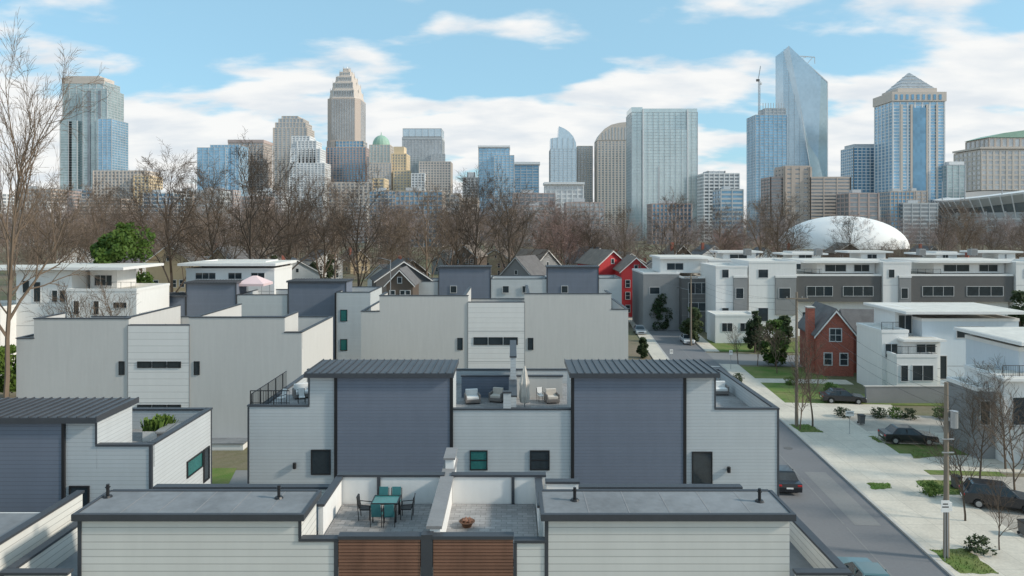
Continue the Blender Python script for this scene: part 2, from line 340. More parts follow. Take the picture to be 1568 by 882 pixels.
# ---------------------------------------------------------------- middle block
o=Obj('townhouse_block',(0,45,0)); Y1=40.0; F1=8.4
o.box('walls','light',-15.25,15.4,Y1,51,0,F1-.1); o.box('terrace_floor','paver',-15.0,15.15,Y1+.25,50.75,F1-.1,F1)
par(o,'light',-15.25,-11.75,Y1,Y1+.2,F1-.099,9.62); par(o,'light',-3.5,3.45,Y1,Y1+.2,F1-.099,9.42)
par(o,'light',11.75,15.4,Y1,Y1+.2,F1-.099,9.45)
par(o,'light',15.2,15.4,Y1+.26,51,F1-.099,9.45); par(o,'light',-15.25,-15.05,Y1+.26,51,F1-.099,9.1)
par(o,'light',-15.0,15.1,50.8,51,F1-.099,9.45)
railing(o,[(-15.15,Y1+.3),(-15.15,46.5)],9.1,1.1)
railing(o,[(-15.15,Y1+.1),(-12.9,Y1+.1)],9.62,.8); railing(o,[(-12.0,Y1+1),(-12.0,46.0)],9.0,1.3)
o.box('deck','paver',-15.0,-11.8,Y1+.25,48,F1+.001,9.0)
for a,b,ba,bb in ((-11.75,-3.5,-10.15,-3.5),(3.45,11.75,3.5,9.95)):
    o.box('penthouse_walls','light',a,b,Y1,43.4,F1-.098,11.28)
    o.box('blue_panel','blue',ba+.08,bb-.08,Y1-.10,Y1-.003,0,11.2)
    o.box('corner_trim','black',ba-.10,ba+.08,Y1-.13,Y1-.004,0,11.27); o.box('corner_trim','black',bb-.08,bb+.10,Y1-.13,Y1-.004,0,11.27)
    seamroof(o,a-.15,b+.15,Y1-.35,43.7,11.52)
    if a<0: o.box('corner_trim','trim',a-.03,a+.06,Y1-.03,Y1-.005,9.63,11.28)
    else: o.box('corner_trim','trim',b-.06,b+.03,Y1-.03,Y1-.005,9.46,11.28)
    o.box('rear_door','win',(a+b)/2-1,(a+b)/2+1,43.41,43.45,F1,10.6)
o.box('corner_trim','trim',-15.28,-15.18,Y1-.03,Y1-.004,0,9.5); o.box('corner_trim','trim',15.32,15.43,Y1-.03,Y1-.004,0,9.35)
o.box('divider','light',-.15,.25,Y1+.26,44.4,F1,10.0); o.box('coping','trim',-.2,.3,Y1+.27,44.4,10.0,10.1)
o.box('divider','light',-.5,-.06,Y1-.002,Y1+.2,9.42,10.3) ; o.box('coping','trim',-.56,-.02,Y1-.05,Y1+.25,10.3,10.4)
o.box('divider','light',-.1,.25,44.5,50.6,F1,11.5); o.box('coping','trim',-.15,.3,44.45,50.65,11.5,11.6)
par(o,'blue',-3.4,-.2,46.6,46.8,F1,9.9); par(o,'stucco',.35,3.4,46.6,46.8,F1,9.9)
for x0,x1,y0,y1,g,r in ((478,505,690,725,'win',1),(721,745,691,718,'tealwin',2),(813,840,691,718,'win',2),(1061,1089,693,740,'win',1)):
    window(o,X(x0,Y1),X(x1,Y1),Z(y1,Y1),Z(y0,Y1),Y1,g,'black',.06,1,r)
for px,py in ((452,712),(1115,718)):
    x=X(px,Y1); z=Z(py,Y1); o.cyl('wall_lamp','black',(x,Y1-.14,z-.16),(x,Y1-.14,z+.16),.10,n=10); o.box('wall_lamp','black',x-.05,x+.05,Y1-.14,Y1-.002,z-.05,z+.05)
o.done()
def sofa(x,y,z,w,ang,mat='white'):
    o=Obj('outdoor_sofa',(x,y,z),ang)
    o.box('base','tubs',x-w/2,x+w/2,y-.4,y+.4,z+.08,z+.3); o.box('cushion',mat,x-w/2+.1,x+w/2-.1,y-.38,y+.2,z+.3,z+.47)
    o.box('backrest',mat,x-w/2+.1,x+w/2-.1,y+.2,y+.4,z+.3,z+.85)
    for s in(-1,1): o.box('arm','tubs',x+s*w/2-.1*(s>0),x+s*w/2+.1*(s<0),y-.39,y+.39,z+.301,z+.62)
    for sx in(-1,1):
        for sy in(-1,1): o.box('foot','black',x+sx*(w/2-.1)-.03,x+sx*(w/2-.1)+.03,y+sy*.33-.03,y+sy*.33+.03,z,z+.08)
    o.done(.03)
sofa(-13.4,44.2,9.0,1.1,.5); sofa(-2.6,45.2,F1,1.0,.2,'white'); sofa(-1.0,45.6,F1,.9,-.3,'cloth'); sofa(2.6,45.3,F1,.9,.2,'cloth'); sofa(13.6,47.5,F1,2.4,0)
chair(-13.0,42.8,9.0,.4,'white'); chair(-14.2,42.6,9.0,-.5,'white'); chair(1.9,45.6,F1,.3,'white')
o=Obj('patio_umbrella',(.78,42.6,F1)); x,y=.78,42.6
o.cyl('base','black',(x,y,F1),(x,y,F1+.1),.3,n=14); o.cyl('pole','steel',(x,y,F1),(x,y,F1+3.0),.03,n=8)
pr=[(.28,.7),(.36,1.1),(.30,1.6),(.34,1.9),(.22,2.3),(.16,2.6),(.04,2.95)]
for k in range(len(pr)-1):
    n=14; vs=[]
    for r,h in (pr[k],pr[k+1]):
        for i in range(n):
            rr=r*(1.0 if i%2 else .72); a=2*math.pi*i/n; vs.append((x+rr*math.cos(a),y+rr*math.sin(a),F1+h))
    o.add('furled_canopy','cloth',vs,[(i,(i+1)%n,(i+1)%n+n,i+n) for i in range(n)])
o.done()
def planter(x,y,z,w,name='planter_box',n=200,h=.5):
    o=Obj(name,(x,y,z)); o.box('box','white',x-w/2,x+w/2,y-.25,y+.25,z,z+.5); o.box('soil','soil',x-w/2+.04,x+w/2-.04,y-.21,y+.21,z+.5,z+.52)
    R=random.Random(int(x*10)); vs=[];fs=[]
    for i in range(n):
        a=R.uniform(0,6.28); c=Vector((x+R.uniform(-w/2,w/2),y+R.uniform(-.2,.2),z+.5)); t=c+Vector((math.cos(a)*.2,math.sin(a)*.2,h*R.uniform(.5,1.2))); s=Vector((-math.sin(a),math.cos(a),0))*.05
        k=len(vs); vs+=[c-s,c+s,t+s,t-s]; fs.append((k,k+1,k+2,k+3))
    o.add('plants','leafl',vs,fs); o.done()
# ---------------------------------------------------------------- left block
o=Obj('townhouse_block',(-20,34,0)); YL=31.0; FLL=9.1
o.box('walls','light',-30,-16.15,YL,37.2,0,FLL); 
o.box('penthouse_walls','light',-30,-18.6,YL,33.9,FLL+.001,11.25); seamroof(o,-30,-18.42,YL-.3,34.2,11.47)
o.box('blue_panel','blue',-30,-20.1,YL-.1,YL-.003,0,11.2); o.box('corner_trim','black',-20.1,-19.98,YL-.13,YL-.004,0,11.24); o.box('corner_trim','trim',-18.66,-18.57,YL-.03,YL-.004,10.2,11.25)
par(o,'light',-18.59,-16.15,YL,YL+.2,FLL+.001,10.2); par(o,'light',-16.35,-16.15,YL+.26,37.2,FLL+.001,10.2); par(o,'light',-30,-16.42,37.0,37.2,FLL+.001,10.2)
o.box('terrace_floor','paver',-29.9,-16.4,YL+.25,36.9,FLL-.01,FLL+.04)
o.box('corner_trim','trim',-16.25,-16.12,YL-.03,YL-.004,0,10.1); o.box('corner_trim','trim',-16.148,-16.12,YL,YL+.1,0,10.1)
o.box('corner_trim','trim',-16.148,-16.12,37.1,37.2,0,10.1)
window(o,X(109,YL),X(135,YL),Z(790,YL),Z(746,YL),YL,'win','black'); sidewindow(o,-16.15,34.4,36.0,7.5,8.2,'tealwin','black'); sidewindow(o,-16.15,36.25,36.8,6.6,8.2,'win','black')
o.done()
planter(-18.1,35.0,FLL+.04,.9); planter(-17.9,35.7,FLL+.04,.9)
o=Obj('hot_tub',(-17.2,34.8,FLL),.1)
o.box('cabinet','tubs',-17.6,-16.7,34.2,35.5,FLL+.04,FLL+.62); o.box('cover','mgrey',-17.66,-16.64,34.14,35.56,FLL+.62,FLL+.74); o.box('cover_fold','dgrey',-17.18,-17.12,34.16,35.54,FLL+.741,FLL+.75); o.done(.02)
# ---------------------------------------------------------------- stucco rows
def stucco_block(xs,Y,tops,z_white,depth):
    o=Obj('townhouse_block',((xs[0]+xs[-1])/2,Y,0))
    a,b,c,d,e,f=xs; zl,zh1,zw,zh2,zr=tops
    fl=min(zl,zr)-1.1
    o.box('walls','stucco',a,f,Y,Y+depth,0,fl); o.box('terrace_floor','paver',a+.3,f-.3,Y+.3,Y+depth-.3,fl,fl+.05)
    for p,q,m,z in ((a,b,'stucco',zl),(b,c,'stucco',zh1),(c,d,'wpanel',zw),(d,e,'stucco',zh2),(e,f,'stucco',zr)): par(o,m,p,q,Y,Y+.25,fl+.001,z)
    o.box('white_panel','wpanel',c,d,Y-.08,Y-.003,0,zw-.1)
    o.box('panel_joint','mgrey',c-.06,c,Y-.09,Y-.003,0,zw-.1); o.box('panel_joint','mgrey',d,d+.06,Y-.09,Y-.003,0,zw-.1)
    for k in (.35,.68): o.box('panel_seam','mgrey',c,d,Y-.085,Y-.081,zw*k,zw*k+.05)
    par(o,'stucco',f-.25,f,Y+.31,Y+depth,fl+.001,zr); par(o,'stucco',a,a+.25,Y+.31,Y+depth,fl+.001,zl)
    par(o,'stucco',a+.31,f-.31,Y+depth-.25,Y+depth,fl+.001,zr)
    par(o,'stucco',b+.01,b+.26,Y+.31,Y+4,fl+.001,zh1); par(o,'stucco',e-.26,e-.01,Y+.31,Y+4,fl+.001,zh2)
    par(o,'stucco',c-.6,c-.35,Y+.31,Y+depth-.4,fl+.001,zh1); par(o,'stucco',d+.35,d+.6,Y+.31,Y+depth-.4,fl+.001,zh2)
    return o,fl
Yb=63.0
o,fl=stucco_block([X(25,Yb),X(52,Yb),X(197,Yb),X(290,Yb),X(436,Yb),X(462,Yb)],Yb,(Z(517,Yb),Z(487,Yb),Z(497,Yb),Z(485,Yb),Z(508,Yb)),0,11)
for x0,x1 in ((212,232),(235,255),(258,277)): window(o,X(x0,Yb),X(x1,Yb),Z(562,Yb),Z(554,Yb),Yb-.08,'win','black',.05); window(o,X(x0,Yb),X(x1,Yb),Z(629,Yb),Z(620,Yb),Yb-.08,'win','black',.05)
for x in (183,298): window(o,X(x,Yb),X(x+7,Yb),Z(573,Yb),Z(554,Yb),Yb,'win','black',.05)
o.box('garage_wall','wpanel',X(326,Yb),X(382,Yb),Yb-1.5,Yb-.004,0,Z(672,Yb)); o.box('garage_roof','memb',X(324,Yb),X(384,Yb),Yb-1.6,Yb-.006,Z(672,Yb),Z(672,Yb)+.1)
o.done()
for px in (150,170,270,410): ac(X(px,71),71,fl+.05)
Yc=82.0
o,fl2=stucco_block([X(553,Yc),X(581,Yc),X(717,Yc),X(803,Yc),X(936,Yc),X(962,Yc)],Yc,(Z(476,Yc),Z(452,Yc),Z(462,Yc),Z(449,Yc),Z(473,Yc)),0,12)
for i in range(3): window(o,X(726+i*23,Yc),X(746+i*23,Yc),Z(527,Yc),Z(517,Yc),Yc-.08,'win','black',.06)
for x in (701,809): window(o,X(x,Yc),X(x+7,Yc),Z(535,Yc),Z(518,Yc),Yc,'win','black',.05)
for i in range(2): window(o,X(726+i*34,Yc),X(756+i*34,Yc),Z(582,Yc),Z(573,Yc),Yc-.08,'win','black',.06)
o.done()
for px in (600,660,760,905): ac(X(px,90),90,fl2+.05)
planter(X(265,68),68,fl+.05,2.2,h=.9); sofa(X(283,71),71.5,fl+.05,2.2,0,'cloth'); chair(X(262,70),70,fl+.05,.4,'white')
def blue_row(Y,parts,depth=9):
    o=Obj('townhouse_block',(X(parts[0][0],Y),Y,0))
    for i,(x0,x1,yt,m) in enumerate(parts):
        a,b=X(x0,Y),X(x1,Y); zt=Z(yt,Y); yy=Y-(.15 if m=='blue' else 0)
        dd=depth*.45 if m=='blue' else depth
        if m=='blue':
            o.box('walls',m,a,b,yy,Y+dd,0,zt-.2)
            o.box('corner_trim','trim',a-.08,a+.08,yy-.05,yy-.003,0,zt-.25); o.box('corner_trim','trim',b-.08,b+.08,yy-.05,yy-.003,0,zt-.25)
            seamroof(o,a-.2,b+.2,yy-.3,Y+dd+.3,zt,0,.2)
            o.box('rear_terrace','light',a+.01,b-.01,Y+dd+.01,Y+depth,0,zt-2.4)
        else:
            o.box('walls',m,a,b,yy,Y+dd,0,zt-1.1); o.box('terrace_floor','memb',a+.2,b-.2,yy+.22,Y+dd-.22,zt-1.1,zt-1.05)
            par(o,m,a,b,yy,yy+.2,zt-1.099,zt-.08); par(o,m,a,b,Y+dd-.2,Y+dd,zt-1.099,zt-.08); par(o,m,a,a+.2,yy+.26,Y+dd-.26,zt-1.099,zt-.08); par(o,m,b-.2,b,yy+.26,Y+dd-.26,zt-1.099,zt-.08)
    return o
o=blue_row(104,[(228,285,452,'blue'),(286,362,432,'blue'),(363,440,450,'light'),(442,530,430,'blue')]); o.done()
o=blue_row(101,[(515,567,446,'light')]); 
for y in (475,520): window(o,X(522,101),X(531,101),Z(y+16,101),Z(y,101),101,'tealwin','black',.08)
o.box('downpipe','black',X(514,101)-.1,X(514,101)+.12,100.8,100.95,0,Z(448,101)); o.done()
o=blue_row(135,[(632,671,430,'light'),(672,751,408,'blue'),(752,837,426,'light'),(838,916,408,'blue'),(917,952,425,'light')]); 
for x in (690,770,800,860): window(o,X(x,135),X(x+9,135),Z(448,135),Z(438,135),134.8,'win','frame',.08)
o.done()
o=Obj('canopy_tent',(X(390,107),107,0)); x,y,z=X(390,107),107,Z(446,107)
for sx in(-1.7,1.7):
    for sy in(-1.7,1.7): o.cyl('leg','steel',(x+sx,y+sy,z-.6),(x+sx,y+sy,z+1.3),.05,n=6)
sq=[(x-2.1,y-2.1),(x+2.1,y-2.1),(x+2.1,y+2.1),(x-2.1,y+2.1)]
o.prismz('canopy','pink',sq,z+1.3,z+2.4,.15); o.prismz('valance','pink',sq,z+.95,z+1.298); o.done()
# ---------------------------------------------------------------- houses
def gable(name,x,y,w,d,h,rh,wall,roof='shingle',rot=0.0,wins=True,chim=False):
    o=Obj(name,(x,y,0),rot)
    o.prism('walls',wall,[(x-w/2,0),(x+w/2,0),(x+w/2,h),(x,h+rh),(x-w/2,h)],y,y+d)
    e=.45;t=.18; k=rh/(w/2)
    for s in(-1,1):
        v=[(x,h+rh+.02),(x+s*(w/2+e),h-e*k+.02),(x+s*(w/2+e),h-e*k+t),(x,h+rh+t+.05)]
        o.prism('roof',roof,v,y-e,y+d+e)
        o.prism('rake_trim','white',[(p[0],p[1]-.01) for p in [(x,h+rh-.22),(x+s*(w/2+e),h-e*k-.22),(x+s*(w/2+e),h-e*k),(x,h+rh)]],y-e-.04,y-e+.05)
    if wins:
        for zz in ([1.2] if h<4.5 else [1.2,4.0] if h<8.5 else [1.2,4.0,6.6]):
            for xx in (-w*.28,w*.12,w*.3): window(o,x+xx-.45,x+xx+.45,zz,zz+1.5,y,'win','frame',.1,1,2)
        window(o,x-.35,x+.35,h+.1,h+1.1,y,'win','frame',.1)
        for s in (-1,1):
            for yy in (.25,.6): sidewindow(o,x+s*w/2,y+d*yy,y+d*yy+.9,1.2,2.6,'win','frame',s)
    if chim: o.box('chimney','brick',x-w*.3,x-w*.3+.9,y+d*.4,y+d*.4+.9,h,h+rh+1.0); 
    o.done()
def gh(name,px,Y,w,d,ye,yt,wall,roof,rot,**k): gable(name,X(px,Y),Y,w,d,Z(ye,Y),Z(yt,Y)-Z(ye,Y),wall,roof,rot,**k)
gh('red_house',974,150,6.4,10,414,394,'redpaint','shingleb',0)
gh('red_house',938,160,7.5,10,404,384,'redpaint','shingleb',.4)
gh('dark_gabled_house',612,126,4.8,8,434,413,'brownw','shingle',0)
gh('dark_gabled_house',618,140,11,8,428,400,'dgrey','shingle',.3,wins=False)
gh('tan_house',258,150,9,9,400,374,'tan','shingleb',.2); gh('tan_house',335,165,8,9,404,380,'tan','shingle',-.2)
R=random.Random(5)
for i in range(34):
    yy=R.uniform(160,250) if i<24 else R.uniform(250,330); px=120+1420*((i*.618)%1)
    if 870<px<1010 and yy<190: yy=215
    gable('wooden_house',X(px,yy),yy,R.uniform(8,13),10,R.choice([5.5,7.5,9]),R.uniform(3,4.5),R.choice(['tan','white','brownw','light','mgrey','white']),R.choice(['shingle','shingleb']),R.uniform(-.8,.8),True,R.random()<.5)
Yh=92
o=Obj('brick_house',(X(1262,Yh),Yh,0),-.12)
x0=X(1252,Yh);x1=x0+4.6;h=Z(508,Yh);rh=2.9
o.prism('walls','brick',[(x0,0),(x1,0),(x1,h),((x0+x1)/2,h+rh),(x0,h)],Yh,Yh+8)
for s in(-1,1):
    c=(x0+x1)/2; hw=(x1-x0)/2; kk=rh/hw; o.prism('roof','shingle',[(c,h+rh+.02),(c+s*(hw+.5),h-.5*kk+.02),(c+s*(hw+.5),h-.5*kk+.24),(c,h+rh+.28)],Yh-.4,Yh+8.4)
    o.prism('rake_trim','white',[(c,h+rh-.25),(c+s*(hw+.5),h-.5*kk-.25),(c+s*(hw+.5),h-.5*kk),(c,h+rh)],Yh-.45,Yh-.3)
o.box('wing','brick',x1+.005,x1+6,Yh+2.5,Yh+8,0,h-.4)
o.add('wing_roof','shingle',[(x1,Yh+2.0,h-.5),(x1+6.4,Yh+2.0,h-.5),(x1+6.4,Yh+5.2,h+2.5),(x1,Yh+5.2,h+2.5),(x1,Yh+8.5,h-.5),(x1+6.4,Yh+8.5,h-.5)],[(0,1,2,3),(3,2,5,4),(1,5,2),(0,3,4),(0,4,5,1)])
o.box('chimney','brick',x0-.9,x0-.01,Yh+1,Yh+2.2,0,h+3.0); o.box('chimney_cap','kerb',x0-.98,x0+.07,Yh+.9,Yh+2.3,h+3.0,h+3.15)
window(o,x0+1.6,x0+3.0,h-1.2,h+.4,Yh,'win','frame',.12,2,2); window(o,x0+.9,x0+1.8,1.5,3,Yh,'win','frame',.12,1,2); window(o,x0+2.9,x0+3.8,1.5,3,Yh,'win','frame',.12,1,2)
o.done()
def modern(name,Y,vols,roofs=(),wins=(),rails=(),rot=0):
    cx=X(vols[0][0],Y); o=Obj(name,(cx,Y,0),rot)
    for x0,x1,yt,yb,dy,dep,m in vols:
        a,b=X(x0,Y),X(x1,Y); z1=Z(yt,Y); z0=max(0,Z(yb,Y)) if yb else 0
        o.box('walls',m,a,b,Y+dy,Y+dy+dep,z0,z1)
        # raised rim round a recessed flat roof
        for p in ((a-.06,b+.06,Y+dy-.06,Y+dy+.22),(a-.06,b+.06,Y+dy+dep-.22,Y+dy+dep+.06)): o.box('coping','white' if m!='stucco' else 'trim',*p,z1,z1+.35)
        for p in ((a-.06,a+.22),(b-.22,b+.06)): o.box('coping','white' if m!='stucco' else 'trim',*p,Y+dy+.22,Y+dy+dep-.22,z1,z1+.348)
        o.box('roof_deck','lightroof',a+.22,b-.22,Y+dy+.22,Y+dy+dep-.22,z1,z1+.03)
        nz=int((z1-z0)/3.1)
        for i in range(1,nz): 
            if b-a>4: o.box('storey_joint','mgrey',a+.02,b-.02,Y+dy-.012,Y+dy-.002,z0+i*3.1,z0+i*3.1+.05)
    for x0,x1,yt,dy,dep,t in roofs:
        z=Z(yt,Y); o.box('roof_slab','white',X(x0,Y),X(x1,Y),Y+dy,Y+dy+dep,z-t,z); o.box('roofing','lightroof',X(x0,Y)+.15,X(x1,Y)-.15,Y+dy+.15,Y+dy+dep-.15,z,z+.03)
    for x0,x1,y0,y1,dy,cols in wins: window(o,X(x0,Y),X(x1,Y),Z(y1,Y),Z(y0,Y),Y+dy,'win','frame',.07,cols,1)
    for x0,x1,yb,dy in rails: railing(o,[(X(x0,Y),Y+dy),(X(x1,Y),Y+dy)],Z(yb,Y)+.35,.9)
    o.done()
modern('modern_white_house',95,[(25,110,418,0,0,9,'white'),(110,215,445,0,-1,9,'white'),(118,160,418,446,3,5,'white'),(-60,25,470,0,-3,8,'white')],
  [(22,195,409,-1,11,.35),(-80,45,412,2,8,.3)],[(52,62,432,462,0,1),(80,88,445,462,0,1),(92,100,445,462,0,1),(35,45,430,448,0,1),(120,128,460,480,-1,1),(150,158,460,480,-1,1),(125,152,424,440,3,3),(180,200,462,470,-1,2),(5,20,480,495,-3,2)],[(160,213,445,-.9)])
modern('modern_white_house',112,[(285,420,414,0,0,9,'white')],[(276,425,403,-1,11,.4)],[(300,330,418,427,0,3),(350,370,418,427,0,2),(385,405,418,427,0,2)])
modern('modern_white_house',112.5,[(300,400,404,413.9,2,6,'mgrey')])
YR=125
def unit(x0,w,kind,Y,top=398):
    x1=x0+w
    if kind==0:
        modern('modern_townhouse',Y,[(x0,x1,462,0,0,10,'white'),(x0,x1,422,461,-1.2,9.9,'dgrey'),(x0+w*.3,x1,top+4,419,1,7,'white')],
         [(x0+w*.1,x1+3,top,-.6,10,.4)],[(x0+w*.12,x0+w*.42,438,452,-1.2,3),(x0+w*.55,x0+w*.9,438,452,-1.2,3),(x0+w*.4,x0+w*.65,406,416,1,2),(x0+w*.75,x0+w*.93,406,416,1,2),(x0+w*.1,x0+w*.4,478,500,0,2),(x0+w*.6,x0+w*.85,478,500,0,2)],[(x0,x0+w*.3,422,-1.1)])
    else:
        modern('modern_townhouse',Y,[(x0,x1,top+5,0,-1.6,10,'white'),(x0+w*.55,x1-1,424,480,-1.9,.28,'mgrey')],[],
         [(x0+w*.2,x0+w*.4,412,424,-1.6,1),(x0+w*.62,x0+w*.85,440,455,-1.9,1),(x0+w*.2,x0+w*.4,470,490,-1.6,1)])
unit(1092,48,1,YR,404); unit(1142,72,1,YR,397); unit(1216,128,0,YR,399); unit(1345,42,1,YR,398); unit(1388,156,0,YR,399); unit(1546,60,1,YR)
unit(1606,130,0,YR)
modern('modern_townhouse',132,[(1040,1089,425,0,-2,10,'dgrey'),(985,1040,420,0,0,12,'mgrey'),(1015,1088,400,419,2,8,'white')],[(1012,1095,394,1,10,.35)],[(1050,1080,432,448,-2,3),(1050,1080,462,474,-2,2),(995,1010,440,450,0,1),(1025,1050,404,414,2,2)])
for k,(px,yy) in enumerate(((1130,145),(1230,150),(1330,147),(1440,150),(1530,146))):
    modern('modern_townhouse',yy,[(px-45,px+45,400,0,0,9,'white'),(px-20+k*6,px+30,388,397,1,5,'white')],[(px-30,px+40,385+k%2*3,.5,6,.35)],[(px-20,px+5,404,412,0,3),(px-10+k*6,px+16,390,396,1,2)])
for px in (1150,1260,1420,1500): ac(X(px,129),131,Z(398,125)+.5,1.2)
modern('modern_townhouse',121,[(1085,1148,480,0,-4,5,'white')],[],[(1095,1110,490,502,-4,2),(1122,1136,490,502,-4,2)])
modern('modern_white_house',83,[(1412,1560,492,0,0,8,'bluewhite'),(1372,1428,520,0,-1.5,7,'white'),(1345,1385,508,0,-.8,6,'white'),(1352,1412,540,0,-3,3,'white'),(1385,1412,480,519,2,5,'white')],
 [(1380,1568,476,-1,10,.3),(1368,1432,516,-2.2,3,.22)],
 [(1465,1507,500,517,0,2),(1375,1405,552,574,-3,2),(1433,1449,545,580,0,1),(1350,1368,525,545,-.8,2),(1390,1410,486,514,1.98,2),(1485,1515,545,575,0,2),(1358,1368,552,575,-3,1),(1392,1420,524,536,-1.5,2)],[(1352,1412,540,-2.9),(1345,1372,508,-.7)])
o=Obj('retaining_wall',(X(1360,78),78,0)); o.box('wall','mgrey',X(1330,77),X(1450,77),77.5,77.8,0,1.9); o.box('cap','kerb',X(1328,77),X(1452,77),77.45,77.85,1.9,2.0); o.done()
modern('modern_white_house',60,[(1560,1700,538,0,0,7,'bluewhite'),(1512,1590,575,0,-2,5,'white'),(1484,1512,595,0,-1,4,'mgrey'),(1550,1740,610,0,-4,3.5,'white')],
 [(1545,1760,520,-1.5,9,.3),(1505,1598,570,-2.6,3.5,.22)],[(1585,1605,550,572,0,2),(1525,1543,600,640,-2,1),(1489,1503,610,645,-1,1),(1570,1592,625,655,-4,2)],[(1512,1560,575,-1.9)])
# ---------------------------------------------------------------- ground, road
sheet('ground','ground',[(-4000,-200),(4000,-200),(4000,6000),(-4000,6000)],0)
ra=math.atan(.08); ux,uy=math.sin(ra),math.cos(ra)
def RD(s,t): return (25+s*uy+ (t)*ux, 40-s*ux+t*uy)
def rsheet(name,mat,s0,s1,t0,t1,z): return sheet(name,mat,[RD(s0,t0),RD(s1,t0),RD(s1,t1),RD(s0,t1)],z)
rsheet('road','asphalt',-6.6,0,-45,170,.004)
def slab(name,mat,s0,s1,t0,t1,z0,z1):
    o=Obj(name,(*RD(s0,t0),0)); p=[RD(s0,t0),RD(s1,t0),RD(s1,t1),RD(s0,t1)]; o.prismz('slab',mat,p,z0,z1); o.done()
sheet('cross_street','asphalt2',[RD(0.001,60),RD(120,48),RD(120,57),RD(0.001,69)],.008)
slab('kerb','kerb',-6.85,-6.6,-45,170,0,.13); slab('kerb','kerb',0,.2,-45,59.7,0,.13); slab('kerb','kerb',0,.2,69.5,170,0,.13)
slab('pavement','concrete',.2,7.1,-45,34,0,.12); slab('pavement','concrete',.2,2.6,34,59.5,0,.12); slab('pavement','concrete',-9,-6.85,-45,170,0,.12)
slab('pavement','concrete',.2,2.2,69.6,170,0,.12)
slab('driveway','concrete',2.6,14,34,38,0,.11)
slab('driveway','concrete',7.1,20,24,27.5,0,.135); slab('driveway','gravel',7.1,20,-30,16,0,.06); slab('driveway','concrete',7.1,16,17,21,0,.10); slab('driveway','gravel',7.1,24,27.6,33.9,0,.05)
slab('lawn','grass',2.6,12,43,48,0,.10); slab('lawn','grass',2.6,12,50.4,58,0,.10); slab('pavement','concrete',2.6,14,48,50.4,0,.11); slab('lawn','grass',2.6,24,38.1,42.9,0,.09); slab('lawn','grass',7.1,18,21,23.9,0,.08); slab('lawn','grass',2.2,30,70,80,0,.09)
slab('lawn','grass',7.2,13,16,17,0,.09)
R=random.Random(77)
def patch(pts,z=.127):
    P=[(X(px,gd(py)),gd(py)) for px,py in pts]; out=[]
    for i in range(len(P)):
        a,b=P[i],P[(i+1)%len(P)]
        for k in range(6):
            t=k/6; out.append((a[0]+(b[0]-a[0])*t+R.uniform(-.12,.12),a[1]+(b[1]-a[1])*t+R.uniform(-.12,.12)))
    sheet('grass_strip','grass',out,z)
    # tufts
    x0=min(p[0] for p in P);x1=max(p[0] for p in P);y0=min(p[1] for p in P);y1=max(p[1] for p in P); vs=[];fs=[]
    def inside(x,y):
        c=False;j=len(P)-1
        for i in range(len(P)):
            if (P[i][1]>y)!=(P[j][1]>y) and x<(P[j][0]-P[i][0])*(y-P[i][1])/(P[j][1]-P[i][1])+P[i][0]: c=not c
            j=i
        return c
    for i in range(int((x1-x0)*(y1-y0)*45)):
        x,y=R.uniform(x0,x1),R.uniform(y0,y1)
        if not inside(x,y): continue
        a=R.uniform(0,6.28); k=len(vs); dx,dy=.03*math.cos(a),.03*math.sin(a); hh=R.uniform(.05,.13)
        vs+=[(x-dx,y-dy,z),(x+dx,y+dy,z),(x+dy*1.5,y-dx*1.5,z+hh)]; fs.append((k,k+1,k+2))
    if fs:
        me=bpy.data.meshes.new('grass_tufts'); me.from_pydata(vs,[],fs); me.materials.append(MT['grass']); ob=bpy.data.objects.new('grass_tufts',me); COL.objects.link(ob)
patch([(1208,652),(1240,652),(1262,664),(1228,664)]); patch([(1326,742),(1362,742),(1366,751),(1336,752)]); patch([(1400,738),(1470,738),(1500,760),(1425,760)])
patch([(1330,670),(1375,668),(1395,678),(1345,680)]); patch([(1425,845),(1480,843),(1530,882),(1470,882)]); patch([(1390,690),(1425,692),(1450,700),(1400,704)])
for t in range(-30,160,9): rsheet('road_joint','asphalt2',-3.35,-3.25,t,t+8.6,.012)
rsheet('road_repair','asphalt2',-2.6,-.9,6,16,.012); rsheet('road_repair','asphalt2',-5.5,-3.6,33,38,.012)
rsheet('stop_line','paintw',-3.2,-.2,58,58.4,.014)
o=Obj('manhole_cover',(*RD(-2,22),0)); mx,my=RD(-2,22); o.cyl('cover','dgrey',(mx,my,.005),(mx,my,.02),.38,n=20); o.done()
sheet('lawn','grass',[(X(322,62),57),(X(384,60),57),(X(384,56),50),(X(322,56),50)],.02)
sheet('alley','asphalt2',[(-60,52.3),(15.6,52.3),(15.6,56.5),(-60,56.5)],.01)
sheet('alley','asphalt2',[(-40,28.5),(14,28.5),(14,39),(-40,39)],.01)
